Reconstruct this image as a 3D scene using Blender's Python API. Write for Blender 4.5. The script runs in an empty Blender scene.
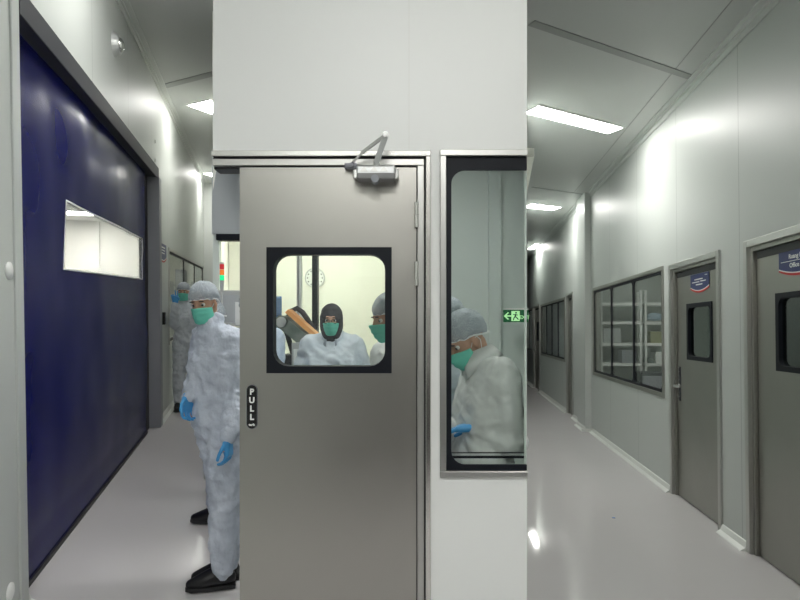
import bpy, bmesh, math, random
from mathutils import Vector, Matrix, noise, Euler
random.seed(4)
D = bpy.data
COL = bpy.context.scene.collection
PI = math.pi
def R(d): return math.radians(d)

# ------------------------------------------------------------------ materials
def mat(name, base=(.8, .8, .8), rough=.5, metal=0., coat=0., spec=.5):
    m = D.materials.new(name); m.use_nodes = True
    b = m.node_tree.nodes['Principled BSDF']
    b.inputs['Base Color'].default_value = (*base, 1)
    b.inputs['Roughness'].default_value = rough
    b.inputs['Metallic'].default_value = metal
    b.inputs['Coat Weight'].default_value = coat
    b.inputs['Coat Roughness'].default_value = .12
    b.inputs['Specular IOR Level'].default_value = spec
    return m
def N(m, t, **kw):
    n = m.node_tree.nodes.new(t)
    for k, v in kw.items():
        if k in n.inputs: n.inputs[k].default_value = v
        else: setattr(n, k, v)
    return n
def lk(m, a, b): m.node_tree.links.new(a, b)
def bsdf(m): return m.node_tree.nodes['Principled BSDF']
def coords(m, scale=(1, 1, 1)):
    tc = N(m, 'ShaderNodeTexCoord'); mp = N(m, 'ShaderNodeMapping')
    mp.inputs['Scale'].default_value = scale
    lk(m, tc.outputs['Object'], mp.inputs['Vector']); return mp.outputs['Vector']
def bump(m, scale=10, strength=.2, dist=.01, stretch=(1, 1, 1), detail=4):
    t = N(m, 'ShaderNodeTexNoise'); t.inputs['Scale'].default_value = scale; t.inputs['Detail'].default_value = detail
    lk(m, coords(m, stretch), t.inputs['Vector'])
    b = N(m, 'ShaderNodeBump'); b.inputs['Strength'].default_value = strength; b.inputs['Distance'].default_value = dist
    lk(m, t.outputs['Fac'], b.inputs['Height']); lk(m, b.outputs['Normal'], bsdf(m).inputs['Normal']); return m
def vary(m, c1, c2, scale=3, stretch=(1, 1, 1), lo=.35, hi=.65, detail=4):
    t = N(m, 'ShaderNodeTexNoise'); t.inputs['Scale'].default_value = scale; t.inputs['Detail'].default_value = detail
    lk(m, coords(m, stretch), t.inputs['Vector'])
    r = N(m, 'ShaderNodeValToRGB'); r.color_ramp.elements[0].position = lo; r.color_ramp.elements[1].position = hi
    r.color_ramp.elements[0].color = (*c1, 1); r.color_ramp.elements[1].color = (*c2, 1)
    lk(m, t.outputs['Fac'], r.inputs['Fac']); lk(m, r.outputs['Color'], bsdf(m).inputs['Base Color']); return m
def rough_vary(m, a, b, scale=2, stretch=(1, 1, 1)):
    t = N(m, 'ShaderNodeTexNoise'); t.inputs['Scale'].default_value = scale; t.inputs['Detail'].default_value = 5
    lk(m, coords(m, stretch), t.inputs['Vector'])
    r = N(m, 'ShaderNodeMapRange'); r.inputs['From Min'].default_value = .3; r.inputs['From Max'].default_value = .7
    r.inputs['To Min'].default_value = a; r.inputs['To Max'].default_value = b
    lk(m, t.outputs['Fac'], r.inputs['Value']); lk(m, r.outputs['Result'], bsdf(m).inputs['Roughness']); return m
def seams(m, base, axis, spacing, offset, seam=(.3, .31, .3), width=.004):
    """vertical panel joints every `spacing` metres along an object axis"""
    tc = N(m, 'ShaderNodeTexCoord'); sx = N(m, 'ShaderNodeSeparateXYZ'); lk(m, tc.outputs['Object'], sx.inputs[0])
    a = N(m, 'ShaderNodeMath', operation='ADD'); a.inputs[1].default_value = offset; lk(m, sx.outputs[axis], a.inputs[0])
    p = N(m, 'ShaderNodeMath', operation='PINGPONG'); p.inputs[1].default_value = spacing / 2; lk(m, a.outputs[0], p.inputs[0])
    c = N(m, 'ShaderNodeMath', operation='LESS_THAN'); c.inputs[1].default_value = width; lk(m, p.outputs[0], c.inputs[0])
    mx = N(m, 'ShaderNodeMix', data_type='RGBA'); mx.inputs[6].default_value = (*base, 1); mx.inputs[7].default_value = (*seam, 1)
    lk(m, c.outputs[0], mx.inputs[0]); lk(m, mx.outputs[2], bsdf(m).inputs['Base Color']); return m
def emit(name, col, s):
    m = D.materials.new(name); m.use_nodes = True; nt = m.node_tree; nt.nodes.clear()
    o = nt.nodes.new('ShaderNodeOutputMaterial'); e = nt.nodes.new('ShaderNodeEmission')
    e.inputs['Color'].default_value = (*col, 1); e.inputs['Strength'].default_value = s
    nt.links.new(e.outputs[0], o.inputs[0]); return m
def glass(name, tint=(.93, .96, .94), refl=.08, rough=.01):
    m = D.materials.new(name); m.use_nodes = True; nt = m.node_tree; nt.nodes.clear()
    o = nt.nodes.new('ShaderNodeOutputMaterial'); t = nt.nodes.new('ShaderNodeBsdfTransparent'); g = nt.nodes.new('ShaderNodeBsdfGlossy')
    t.inputs[0].default_value = (*tint, 1); g.inputs['Roughness'].default_value = rough; g.inputs[0].default_value = (.9, .93, .92, 1)
    f = nt.nodes.new('ShaderNodeLayerWeight'); f.inputs[0].default_value = .5
    pw = nt.nodes.new('ShaderNodeMath'); pw.operation = 'POWER'; pw.inputs[1].default_value = 4.5; nt.links.new(f.outputs['Facing'], pw.inputs[0])
    mr = nt.nodes.new('ShaderNodeMapRange'); mr.inputs['To Min'].default_value = refl; mr.inputs['To Max'].default_value = .6
    nt.links.new(pw.outputs[0], mr.inputs['Value'])
    mx = nt.nodes.new('ShaderNodeMixShader'); nt.links.new(mr.outputs[0], mx.inputs[0]); nt.links.new(t.outputs[0], mx.inputs[1]); nt.links.new(g.outputs[0], mx.inputs[2])
    nt.links.new(mx.outputs[0], o.inputs[0]); return m

M = {}
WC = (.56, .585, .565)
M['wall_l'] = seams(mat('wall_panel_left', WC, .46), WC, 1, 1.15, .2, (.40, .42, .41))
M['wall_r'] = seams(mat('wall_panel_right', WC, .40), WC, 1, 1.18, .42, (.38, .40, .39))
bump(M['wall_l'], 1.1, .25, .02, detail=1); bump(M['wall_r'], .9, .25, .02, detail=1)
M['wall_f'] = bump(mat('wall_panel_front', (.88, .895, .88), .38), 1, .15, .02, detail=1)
M['wall_room'] = mat('wall_room', (.82, .84, .78), .55)
M['wall_pale'] = seams(mat('wall_pale', (.62, .68, .65), .45), (.62, .68, .65), 0, 1.2, .1, (.5, .55, .52))
M['wall_cream'] = mat('wall_cream', (.87, .865, .79), .6)
M['wall_grey'] = mat('wall_grey', (.42, .45, .47), .5)
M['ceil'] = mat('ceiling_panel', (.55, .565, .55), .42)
M['ceiltrim'] = mat('ceiling_joint_trim', (.33, .34, .335), .4)
M['trim'] = mat('cove_trim', (.60, .62, .60), .35)
M['cove'] = mat('white_floor_coving', (.80, .82, .79), .25)
M['floor'] = bump(mat('epoxy_floor', (.62, .60, .605), .10, spec=.55), 1.3, .10, .02, detail=2)
rough_vary(M['floor'], .04, .09, 1.5)
M['steel'] = mat('brushed_steel', (.56, .56, .54), .33, 1)
rough_vary(M['steel'], .31, .42, 3, (1, 1, .25)); bump(M['steel'], 3, .08, .01, detail=1)
M['steeldoor'] = mat('steel_door_leaf', (.46, .45, .42), .3, 1)
rough_vary(M['steeldoor'], .29, .35, 1.6, (1, 1, 1.2)); bump(M['steeldoor'], 1.6, .10, .01, detail=0)
M['steeldark'] = mat('corridor_door_steel', (.38, .375, .345), .36, 1)
rough_vary(M['steeldark'], .32, .46, 2.2, (1, 1, 1)); bump(M['steeldark'], 1.6, .10, .01, detail=0)
M['steelbright'] = bump(mat('polished_steel_trim', (.72, .71, .68), .22, 1), 6, .1, .01)
M['chrome'] = mat('chrome', (.8, .8, .79), .15, 1)
M['alu'] = mat('silver_paint', (.62, .63, .63), .32, .7)
M['dgrey'] = mat('dark_grey_paint', (.045, .047, .055), .6, spec=.3)
M['mgrey'] = mat('mid_grey_paint', (.27, .28, .31), .42)
M['black'] = mat('black_rubber', (.012, .012, .014), .5)
M['gasket'] = mat('black_gasket', (.006, .008, .013), .5, spec=.25)
M['blackpl'] = mat('black_plastic', (.01, .01, .011), .22)
M['white'] = mat('white_plastic', (.85, .86, .84), .35)
M['paper'] = mat('paper', (.8, .82, .82), .7)
M['greybox'] = mat('grey_enamel', (.45, .47, .47), .4)
M['beige'] = mat('beige_enamel', (.62, .62, .52), .4)
M['navy'] = mat('navy_sign', (.02, .03, .14), .35)
M['red'] = mat('red_paint', (.55, .02, .02), .4)
M['orange'] = vary(mat('orange_belt', (.8, .35, .1), .5), (.75, .32, .10), (.85, .42, .16), 6)
M['bluep'] = mat('blue_plastic', (.06, .2, .5), .4)
M['machine'] = vary(mat('machine_green', (.2, .25, .22), .4, .3), (.15, .19, .17), (.30, .34, .31), 9)
M['yellow'] = mat('yellow_tape', (.8, .65, .05), .5)
M['curtain'] = mat('blue_pvc_curtain', (.003, .005, .092), .26, spec=.11)
bump(M['curtain'], 2.2, .25, .02, (1, 1, 1.6), detail=1)
M['vinyl'] = glass('clear_vinyl', (.97, .97, .95), .03, .10)
M['glass'] = glass('window_glass', (.96, .98, .965), .03)
M['glassdark'] = glass('tinted_glass', (.62, .66, .64), .06)
M['skin'] = vary(mat('skin', (.5, .3, .2), .5), (.42, .235, .155), (.50, .29, .20), 25)
M['hair'] = mat('black_hair', (.012, .01, .01), .6)
M['coverall'] = vary(mat('white_coverall', (.6, .64, .7), .55), (.47, .52, .61), (.60, .65, .74), 12)
bump(M['coverall'], 20, .9, .02, (1, 1, .8))
M['coverall_grey'] = vary(mat('grey_coverall', (.45, .49, .53), .6), (.52, .56, .61), (.64, .68, .72), 12)
bump(M['coverall_grey'], 20, .8, .02, (1, 1, .8))
M['jacket'] = bump(vary(mat('pale_jacket', (.6, .66, .72), .65), (.56, .63, .70), (.66, .72, .78), 9), 22, .4, .01)
M['jacket_grey'] = bump(vary(mat('light_grey_jacket', (.6, .63, .62), .65), (.60, .62, .61), (.70, .72, .71), 9), 22, .4, .01)
M['jacket_blue'] = bump(vary(mat('pale_blue_jacket', (.5, .6, .75), .6), (.42, .50, .66), (.60, .68, .80), 14, (1, 1, .5)), 22, .5, .01)
M['trousers'] = mat('navy_trousers', (.012, .018, .09), .7)
M['ltrousers'] = mat('pale_trousers', (.5, .54, .58), .7)
M['cuff'] = bump(mat('knit_cuff', (.55, .56, .54), .8), 60, .5, .005, (1, 1, .1))
M['mask'] = bump(mat('green_surgical_mask', (.15, .60, .47), .6), 60, .2, .003, (1, 1, 3))
M['loops'] = mat('white_elastic', (.75, .77, .77), .6)
M['glove'] = mat('blue_nitrile', (.06, .32, .66), .35)
M['shoe'] = mat('black_shoe', (.008, .008, .01), .35)
M['sole'] = mat('shoe_sole', (.02, .02, .022), .6)
M['hijab'] = bump(mat('charcoal_hijab', (.045, .045, .052), .75), 18, .5, .012)
M['eyewhite'] = mat('eye', (.7, .68, .65), .2)
M['iris'] = mat('iris', (.02, .012, .008), .15)
M['led_red'] = emit('signal_red', (.65, .05, .06), .75)
M['led_orange'] = emit('signal_orange', (1, .28, .05), .8)
M['led_green'] = emit('signal_green', (.02, .85, .32), 1.1)
M['exit_green'] = emit('exit_green', (.01, .075, .03), 1.)
M['exit_light'] = emit('exit_light', (.45, .85, .40), 1.)
M['watch'] = mat('watch_dial', (.03, .03, .03), .2)
def hairnet_mat():
    m = mat('hairnet_gauze', (.50, .56, .61), .7)
    w = N(m, 'ShaderNodeTexVoronoi'); w.inputs['Scale'].default_value = 190; w.feature = 'DISTANCE_TO_EDGE'
    lk(m, coords(m), w.inputs['Vector'])
    r = N(m, 'ShaderNodeValToRGB'); r.color_ramp.elements[0].position = .02; r.color_ramp.elements[1].position = .16
    r.color_ramp.elements[0].color = (1, 1, 1, 1); r.color_ramp.elements[1].color = (.42, .42, .42, 1)
    lk(m, w.outputs['Distance'], r.inputs['Fac']); lk(m, r.outputs['Color'], bsdf(m).inputs['Alpha'])
    bump(m, 22, .5, .01); return m
M['hairnet'] = hairnet_mat()
LAMP = {}
def lamp_mat(s, c=(1, .985, .94)):
    k = (s, c)
    if k not in LAMP: LAMP[k] = emit('lamp_diffuser_%g' % s, c, s)
    return LAMP[k]

# ------------------------------------------------------------------ mesh builder
class MB:
    def __init__(s): s.bm = bmesh.new()
    def _new(s, geom_before):
        return [v for v in s.bm.verts if v not in geom_before]
    def box(s, a, b, bevel=0, seg=1):
        x0, y0, z0 = [min(p, q) for p, q in zip(a, b)]; x1, y1, z1 = [max(p, q) for p, q in zip(a, b)]
        r = bmesh.ops.create_cube(s.bm, size=1)
        for v in r['verts']:
            v.co = Vector(((x0 + x1) / 2 + v.co.x * (x1 - x0), (y0 + y1) / 2 + v.co.y * (y1 - y0), (z0 + z1) / 2 + v.co.z * (z1 - z0)))
        if bevel:
            es = list({e for v in r['verts'] for e in v.link_edges})
            bmesh.ops.bevel(s.bm, geom=es, offset=bevel, segments=seg, affect='EDGES', profile=.5)
        return s
    def cyl(s, p0, p1, r, r2=None, n=16):
        p0 = Vector(p0); p1 = Vector(p1); d = p1 - p0; r2 = r if r2 is None else r2
        q = Vector((0, 0, 1)).rotation_difference(d.normalized()).to_matrix().to_4x4()
        bmesh.ops.create_cone(s.bm, cap_ends=True, segments=n, radius1=r, radius2=r2, depth=d.length, matrix=Matrix.Translation((p0 + p1) / 2) @ q)
        return s
    def ball(s, c, r, sc=(1, 1, 1), n=16, rot=None):
        m = Matrix.Translation(c) @ (rot.to_4x4() if rot else Matrix()) @ Matrix.Diagonal((*sc, 1))
        bmesh.ops.create_uvsphere(s.bm, u_segments=n, v_segments=max(6, n // 2), radius=r, matrix=m); return s
    def tube(s, pts, r, n=8, closed=False):
        pts = [Vector(p) for p in pts]; k = len(pts); rings = []
        up = Vector((0, 0, 1))
        for i, p in enumerate(pts):
            if closed: t = pts[(i + 1) % k] - pts[i - 1]
            else: t = pts[min(i + 1, k - 1)] - pts[max(i - 1, 0)]
            t.normalize(); a = t.cross(up)
            if a.length < .1: a = t.cross(Vector((1, 0, 0)))
            a.normalize(); b = t.cross(a)
            rings.append([s.bm.verts.new(p + a * math.cos(2 * PI * j / n) * r + b * math.sin(2 * PI * j / n) * r) for j in range(n)])
        for i in range(k if closed else k - 1):
            A = rings[i]; B = rings[(i + 1) % k]
            for j in range(n): s.bm.faces.new((A[j], A[(j + 1) % n], B[(j + 1) % n], B[j]))
        if not closed:
            s.bm.faces.new(rings[0]); s.bm.faces.new(rings[-1][::-1])
        return s
    def prism(s, poly, z0, z1, f=lambda x, y, z: (x, y, z)):
        a = [s.bm.verts.new(f(x, y, z0)) for x, y in poly]; b = [s.bm.verts.new(f(x, y, z1)) for x, y in poly]; n = len(poly)
        s.bm.faces.new(a[::-1]); s.bm.faces.new(b)
        for i in range(n): s.bm.faces.new((a[i], a[(i + 1) % n], b[(i + 1) % n], b[i]))
        return s
    def ring(s, outer, inner, z0, z1):
        n = len(outer); L = []
        for P in (outer, inner):
            for z in (z0, z1): L.append([s.bm.verts.new((x, y, z)) for x, y in P])
        o0, o1, i0, i1 = L
        for k in range(n):
            j = (k + 1) % n
            s.bm.faces.new((o1[k], o1[j], i1[j], i1[k])); s.bm.faces.new((o0[j], o0[k], i0[k], i0[j]))
            s.bm.faces.new((o0[k], o0[j], o1[j], o1[k])); s.bm.faces.new((i0[j], i0[k], i1[k], i1[j]))
        return s
    def build(s, name, m, parent=None, matrix=None, smooth=False):
        bmesh.ops.recalc_face_normals(s.bm, faces=s.bm.faces)
        me = D.meshes.new(name); s.bm.to_mesh(me); s.bm.free()
        if smooth:
            for p in me.polygons: p.use_smooth = True
        me.materials.append(m)
        return link(name, me, parent, matrix)
def link(name, me, parent=None, matrix=None):
    o = D.objects.new(name, me); COL.objects.link(o)
    if parent: o.parent = parent
    if matrix is not None: o.matrix_world = matrix if not parent else o.matrix_world
    if matrix is not None and parent: o.matrix_local = matrix
    return o
def tag(o, label=None, cat=None, group=None, kind=None):
    if label: o['label'] = label
    if cat: o['category'] = cat
    if group: o['group'] = group
    if kind: o['kind'] = kind
    return o
def empty(name, matrix):
    o = D.objects.new(name, None); COL.objects.link(o); o.empty_display_size = .1; o.matrix_world = matrix; return o
def struct(o, label, cat='room'):
    return tag(o, label, cat, None, 'structure')
def rrect(cx, cy, w, h, r, n=5):
    pts = []
    for sx, sy, a0 in ((1, 1, 0), (-1, 1, 90), (-1, -1, 180), (1, -1, 270)):
        for k in range(n + 1):
            a = R(a0 + 90 * k / n); pts.append((cx + sx * (w / 2 - r) + r * math.cos(a), cy + sy * (h / 2 - r) + r * math.sin(a)))
    return pts
def rectmatch(cx, cy, w, h, n=5):
    return rrect(cx, cy, w, h, .0005, n)

# ------------------------------------------------------------------ frames of the two corridors
H = 1.55
def frame(dx, dz):
    d = Vector((dx, 1, dz)).normalized(); r = d.cross(Vector((0, 0, 1))).normalized(); u = r.cross(d)
    m = Matrix((r, d, u)).transposed().to_4x4()
    m.translation = Vector((0, 0, H)) - u * H
    return m
FL = frame(-.2589, .0446)      # left corridor: runs off to the left, floor climbs gently
FR = frame(.1071, -.0214)      # right corridor: runs off to the right, floor falls gently
def on_plane(F, w, X, Y):
    n = F.to_3x3() @ Vector((0, 0, 1)); p = F @ Vector((0, 0, w))
    return p.z - (n.x * (X - p.x) + n.y * (Y - p.y)) / n.z
def slab(name, F, w, pts, th, m):
    bm = bmesh.new()
    a = [bm.verts.new((x, y, on_plane(F, w, x, y) if F else w)) for x, y in pts]
    b = [bm.verts.new((v.co.x, v.co.y, v.co.z + th)) for v in a]; n = len(a)
    bm.faces.new(a); bm.faces.new(b[::-1])
    for i in range(n): bm.faces.new((a[i], a[(i + 1) % n], b[(i + 1) % n], b[i]))
    s = MB(); s.bm.free(); s.bm = bm
    return s.build(name, m)
# face frames: x to the right, y up, z toward the viewer
XL = Matrix(((0, 0, 1), (1, 0, 0), (0, 1, 0))).to_4x4()         # on the left wall
XR = Matrix(((0, 0, -1), (-1, 0, 0), (0, 1, 0))).to_4x4()       # on the right wall
XM = Matrix(((1, 0, 0), (0, 0, -1), (0, 1, 0))).to_4x4()        # facing the camera
T = Matrix.Translation
UL = -1.10; UR = 2.021; HL = 4.006; HR = 3.72

def wall_grid(name, axis, f0, f1, a0, a1, w0, w1, holes, m, matrix=None):
    """slab wall with rectangular holes; axis 1: runs along y at x in f0..f1, axis 0: runs along x at y in f0..f1"""
    holes = [(max(h[0], a0), min(h[1], a1), max(h[2], w0), min(h[3], w1)) for h in holes]
    A = sorted({a0, a1, *[h[0] for h in holes], *[h[1] for h in holes]}); W = sorted({w0, w1, *[h[2] for h in holes], *[h[3] for h in holes]})
    bm = bmesh.new(); cache = {}
    def P(f, a, w):
        k = (f, a, w)
        if k not in cache: cache[k] = bm.verts.new((f, a, w) if axis == 1 else (a, f, w))
        return cache[k]
    def solid(i, j):
        if i < 0 or j < 0 or i >= len(A) - 1 or j >= len(W) - 1: return False
        ca = (A[i] + A[i + 1]) / 2; cw = (W[j] + W[j + 1]) / 2
        return not any(h[0] < ca < h[1] and h[2] < cw < h[3] for h in holes)
    for i in range(len(A) - 1):
        for j in range(len(W) - 1):
            if not solid(i, j): continue
            p, q, r, t = A[i], A[i + 1], W[j], W[j + 1]
            for f in (f0, f1): bm.faces.new((P(f, p, r), P(f, q, r), P(f, q, t), P(f, p, t)))
            if not solid(i - 1, j): bm.faces.new((P(f0, p, r), P(f1, p, r), P(f1, p, t), P(f0, p, t)))
            if not solid(i + 1, j): bm.faces.new((P(f0, q, r), P(f1, q, r), P(f1, q, t), P(f0, q, t)))
            if not solid(i, j - 1): bm.faces.new((P(f0, p, r), P(f1, p, r), P(f1, q, r), P(f0, q, r)))
            if not solid(i, j + 1): bm.faces.new((P(f0, p, t), P(f1, p, t), P(f1, q, t), P(f0, q, t)))
    s = MB(); s.bm.free(); s.bm = bm
    return s.build(name, m, None, matrix)

# ------------------------------------------------------------------ room shell
kL = -.2589; kR = .1071
def LP(u, v): p = FL @ Vector((u, v, 0)); return (p.x, p.y)
def RP(u, v): p = FR @ Vector((u, v, 0)); return (p.x, p.y)
struct(slab('floor', FL, 0, [(-5.6, -3.2), (0, -3.2), (0, 0), (kL * 17, 17), LP(-5.4, 16), LP(-5.4, 0)], -.1, M['floor']), 'glossy grey epoxy floor of the left corridor')
struct(slab('floor', FR, 0, [(0, -3.2), (5.2, -3.2), RP(5.2, 0), RP(5.2, 19), (kR * 19, 19), (0, 0)], -.1, M['floor']), 'glossy grey epoxy floor of the right corridor')
struct(slab('floor', None, 0, [(0, 0), (kR * 8, 8), (kL * 8, 8)], -.1, M['floor']), 'floor of the room behind the steel door')
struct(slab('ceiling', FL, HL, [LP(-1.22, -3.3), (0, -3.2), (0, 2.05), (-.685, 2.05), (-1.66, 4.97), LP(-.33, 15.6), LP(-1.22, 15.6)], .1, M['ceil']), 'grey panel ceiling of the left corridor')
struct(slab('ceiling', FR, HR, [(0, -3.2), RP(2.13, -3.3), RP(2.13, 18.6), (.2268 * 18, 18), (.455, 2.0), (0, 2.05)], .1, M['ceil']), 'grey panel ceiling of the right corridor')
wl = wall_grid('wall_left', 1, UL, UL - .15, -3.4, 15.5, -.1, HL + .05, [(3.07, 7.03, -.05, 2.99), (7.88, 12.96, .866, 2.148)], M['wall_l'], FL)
struct(wl, 'light grey panel wall of the left corridor')
holesR = [(3.15, 4.22, -.05, 2.19), (4.6, 5.66, -.05, 2.19), (5.82, 8.80, .89, 2.205), (10.33, 10.95, -.05, 2.26), (11.1, 14.35, .955, 2.21), (14.55, 15.7, -.05, 2.25), (15.95, 17.5, .955, 2.21)]
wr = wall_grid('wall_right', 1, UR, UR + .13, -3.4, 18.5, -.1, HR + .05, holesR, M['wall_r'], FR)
struct(wr, 'light grey glossy panel wall of the right corridor')
s = MB().box((1.93, 8.95, 0), (UR, 9.55, HR)); struct(s.build('trim', M['wall_r'], None, FR), 'grey boxed pilaster on the right corridor wall', 'pilaster').name = 'trim_1'
s = MB().box((UL, 13.2, 0), (-.82, 13.5, HL)); struct(s.build('trim', M['wall_l'], None, FL), 'grey boxed column closing the left corridor wall', 'column').name = 'trim_2'
# the front wall with the door and window openings
def mx(px, Y=2.0): return (px - 400) / 560 * Y
def mz(py, Y=2.0): return H + (319 - py) / 560 * Y
wf = wall_grid('wall_front', 0, 2.0, 2.09, mx(213), mx(527), 0, 4.22, [(mx(213) - .1, mx(430), -.1, mz(152)), (mx(440), mx(527) + .1, mz(476.5), mz(150.5))], M['wall_f'])
struct(wf, 'white panel wall with the steel door and window')
s = MB().box((mx(409) - .0025, 1.9985, mz(151)), (mx(409) + .0025, 2.0, 4.0)); struct(s.build('trim_3', M['white']), 'thin white vertical panel joint above the steel door', 'joint')
struct(MB().box((-3.2, -2.75, -.3), (3.6, -2.6, 4.4)).build('wall_back', mat('wall_behind', (.34, .34, .33), .5)), 'wall behind the viewer')
struct(MB().box((-2.2, -2.6, -.3), (2.2, -1.3, 1.1)).build('reflection_block', mat('reflection_block_dark', (.03, .028, .026), .7)), 'dark lower panel of the wall behind the viewer', 'trim')  # out of view, added so the steel door reflects a dark band
struct(MB().box((-.02, -2.6, 3.5), (.02, 2.0, 4.25)).build('wall_bulkhead', M['wall_f']), 'bulkhead between the two ceilings')
def wedge(name, p0, p1, z0, z1, th, m, lab):
    p0 = Vector((*p0, 0)); p1 = Vector((*p1, 0)); d = (p1 - p0).normalized(); n = Vector((-d.y, d.x, 0)) * th
    q = [p0, p1, p1 + n, p0 + n]
    s = MB(); s.prism([(v.x, v.y) for v in q], z0, z1); return struct(s.build(name, m), lab)
wedge('wall_bulkhead', (-.672, 2.09), (-1.652, 4.95), 3.0, 4.5, -.02, M['wall_f'], 'bulkhead above the left corridor edge')
wedge('wall_divider', (.472, 2.09), (.2268 * 17.8, 17.8), -.45, 4.0, .008, M['wall_pale'], 'divider between the inner room and the right corridor')
s = MB().box((-.36, 5.24, -.1), (-.33, 15.5, 4.05)); struct(s.build('wall_divider', M['wall_room'], None, FL), 'divider between the inner room and the left corridor')
struct(MB().box((-1.2, 15.4, -.1), (-.3, 15.5, 4.05)).build('wall_end', M['wall_l'], None, FL), 'end wall of the left corridor')
struct(MB().box((1.9, 18.4, -.1), (2.1, 18.5, 3.8)).build('wall_end', M['wall_r'], None, FR), 'end wall of the right corridor')
struct(slab('ceiling', None, 3.0, [(mx(213), 2.09), (.455, 2.09), (.2268 * 4.95, 4.95), (-1.65, 4.95)], .08, M['ceil']), 'ceiling of the room behind the steel door')
# partition at the back of the inner room
Y2 = 4.95
def bx(px): return (px - 400) / 560 * Y2
wp = wall_grid('wall_partition', 0, Y2, Y2 + .06, -1.655, 1.118, -.1, 3.02, [(-1.60, -.10, .95, 2.27)], M['wall_pale'])
struct(wp, 'pale panel partition at the back of the inner room')
s = MB().box((-1.66, Y2 - .01, 2.30), (-.06, Y2, 3.0)); struct(s.build('trim_4', M['wall_grey']), 'grey panel above the glazed partition')
s = MB().box((mx(488, Y2), Y2 - .05, 0), (mx(500, Y2), Y2, 3.0)); struct(s.build('trim_5', M['wall_pale']), 'pale vertical cover profile on the partition', 'profile')
# creamy room behind the partition
struct(MB().box((-2.2, 7.2, -.1), (1.6, 7.25, 3.1)).build('wall_rear', M['wall_cream']), 'creamy white rear wall with the clock')
struct(slab('ceiling', None, 3.0, [(-1.65, 5.01), (1.2, 5.01), (1.6, 7.2), (-2.25, 7.2)], .08, M['wall_cream']), 'ceiling of the glazed room')
struct(MB().box((-.10, 5.01, 0), (-.04, 7.2, 3.0)).build('wall_inner', M['wall_cream']), 'side wall of the glazed room')

# window frame helper -----------------------------------------------------------------
def window_unit(name, label, F, X, loc, W, Hh, panes, fm, gm, fr=.045, proud=.012, depth=.07, gap=.03, rad=.06, gl=None, cat='window', structure=True, jamb_right=True):
    root = empty(name, F @ T(loc) @ X)
    if structure: struct(root, label, cat)
    s = MB()
    s.box((-W / 2, Hh / 2 - fr, -depth), (W / 2, Hh / 2, proud), .002); s.box((-W / 2, -Hh / 2, -depth), (W / 2, -Hh / 2 + fr, proud), .002)
    s.box((-W / 2, -Hh / 2 + fr, -depth), (-W / 2 + fr, Hh / 2 - fr, proud), .002)
    if jamb_right: s.box((W / 2 - fr, -Hh / 2 + fr, -depth), (W / 2, Hh / 2 - fr, proud), .002)
    s.build('window_frame', fm, root)
    iw = (W - 2 * fr) if jamb_right else W - fr
    x0 = -W / 2 + fr; pw = iw / panes
    for k in range(panes):
        cx = x0 + pw * (k + .5)
        g = MB().ring(rectmatch(cx, 0, pw, Hh - 2 * fr), rrect(cx, 0, pw - 2 * gap, Hh - 2 * fr - 2 * gap, rad), -.012, -.002).build('gasket', gm, root)
        MB().box((cx - pw / 2 + .004, -Hh / 2 + fr + .004, -.018), (cx + pw / 2 - .004, Hh / 2 - fr - .004, -.0125)).build('pane', gl or M['glass'], root)
    return root

# ------------------------------------------------------------------ middle: steel door
dr = empty('door_1', T((0, 2.0, 0))); struct(dr, 'open stainless steel double door leaf with square window and closer', 'door')
xa, xb = mx(213), mx(430.5)
zt = mz(152)
s = MB(); s.box((xa, -.02, mz(157.5)), (xb, .09, zt), .002); s.box((mx(425.5), -.02, 0), (xb, .09, mz(157.5)), .002); s.build('outer_frame', M['steelbright'], dr)
s = MB(); s.box((xa, .0, mz(160)), (mx(425.5), .09, mz(157.5))); s.box((mx(424), .0, 0), (mx(425.5), .09, mz(160))); s.build('seal', M['black'], dr)
s = MB(); s.box((xa, -.012, mz(166.2)), (mx(424), .09, mz(159.6)), .002); s.box((mx(417.2), -.012, 0), (mx(424), .09, mz(166.2)), .002); s.build('inner_frame', M['steel'], dr)
s = MB(); s.box((xa, .012, mz(168.2)), (mx(416.6), .08, mz(166.2))); s.box((mx(416.3), .02, 0), (mx(417.2), .08, mz(168))); s.build('seal', M['black'], dr)
lw0, lw1, lh1 = mx(240), mx(416.2), mz(167.8)
wx0, wx1, wz0, wz1 = mx(267), mx(391.7), mz(373), mz(247.5)
leaf = wall_grid('door_leaf', 0, -.004, .046, lw0, lw1, .02, lh1, [(wx0 + .01, wx1 - .01, wz0 + .01, wz1 - .01)], M['steeldoor']); leaf.parent = dr
wr_ = Matrix.Translation(((wx0 + wx1) / 2, -.004, (wz0 + wz1) / 2)) @ XM
W_, H_ = wx1 - wx0, wz1 - wz0
g = MB().ring(rectmatch(0, 0, W_, H_), rrect(0, 0, mx(384.6) - mx(273.2), mz(254.5) - mz(366.2), .055, 5), -.048, .006)
o = g.build('window_surround', M['gasket'], leaf); o.matrix_local = wr_
o = MB().box((-W_ / 2 + .012, -H_ / 2 + .012, -.03), (W_ / 2 - .012, H_ / 2 - .012, -.022)).build('pane', M['glass'], leaf); o.matrix_local = wr_
for y0, y1 in ((203, 228), (262, 286)):
    s = MB(); s.cyl((mx(416.3), -.016, mz(y1)), (mx(416.3), -.016, mz(y0)), .0075); s.box((mx(414.2), -.012, mz(y1)), (mx(418), -.002, mz(y0)))
    zc = (mz(y0) + mz(y1)) / 2
    s.cyl((mx(416.3), -.016, zc - .001), (mx(416.3), -.016, zc + .001), .009)
    s.build('hinge', M['steelbright'], dr, smooth=False)
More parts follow.
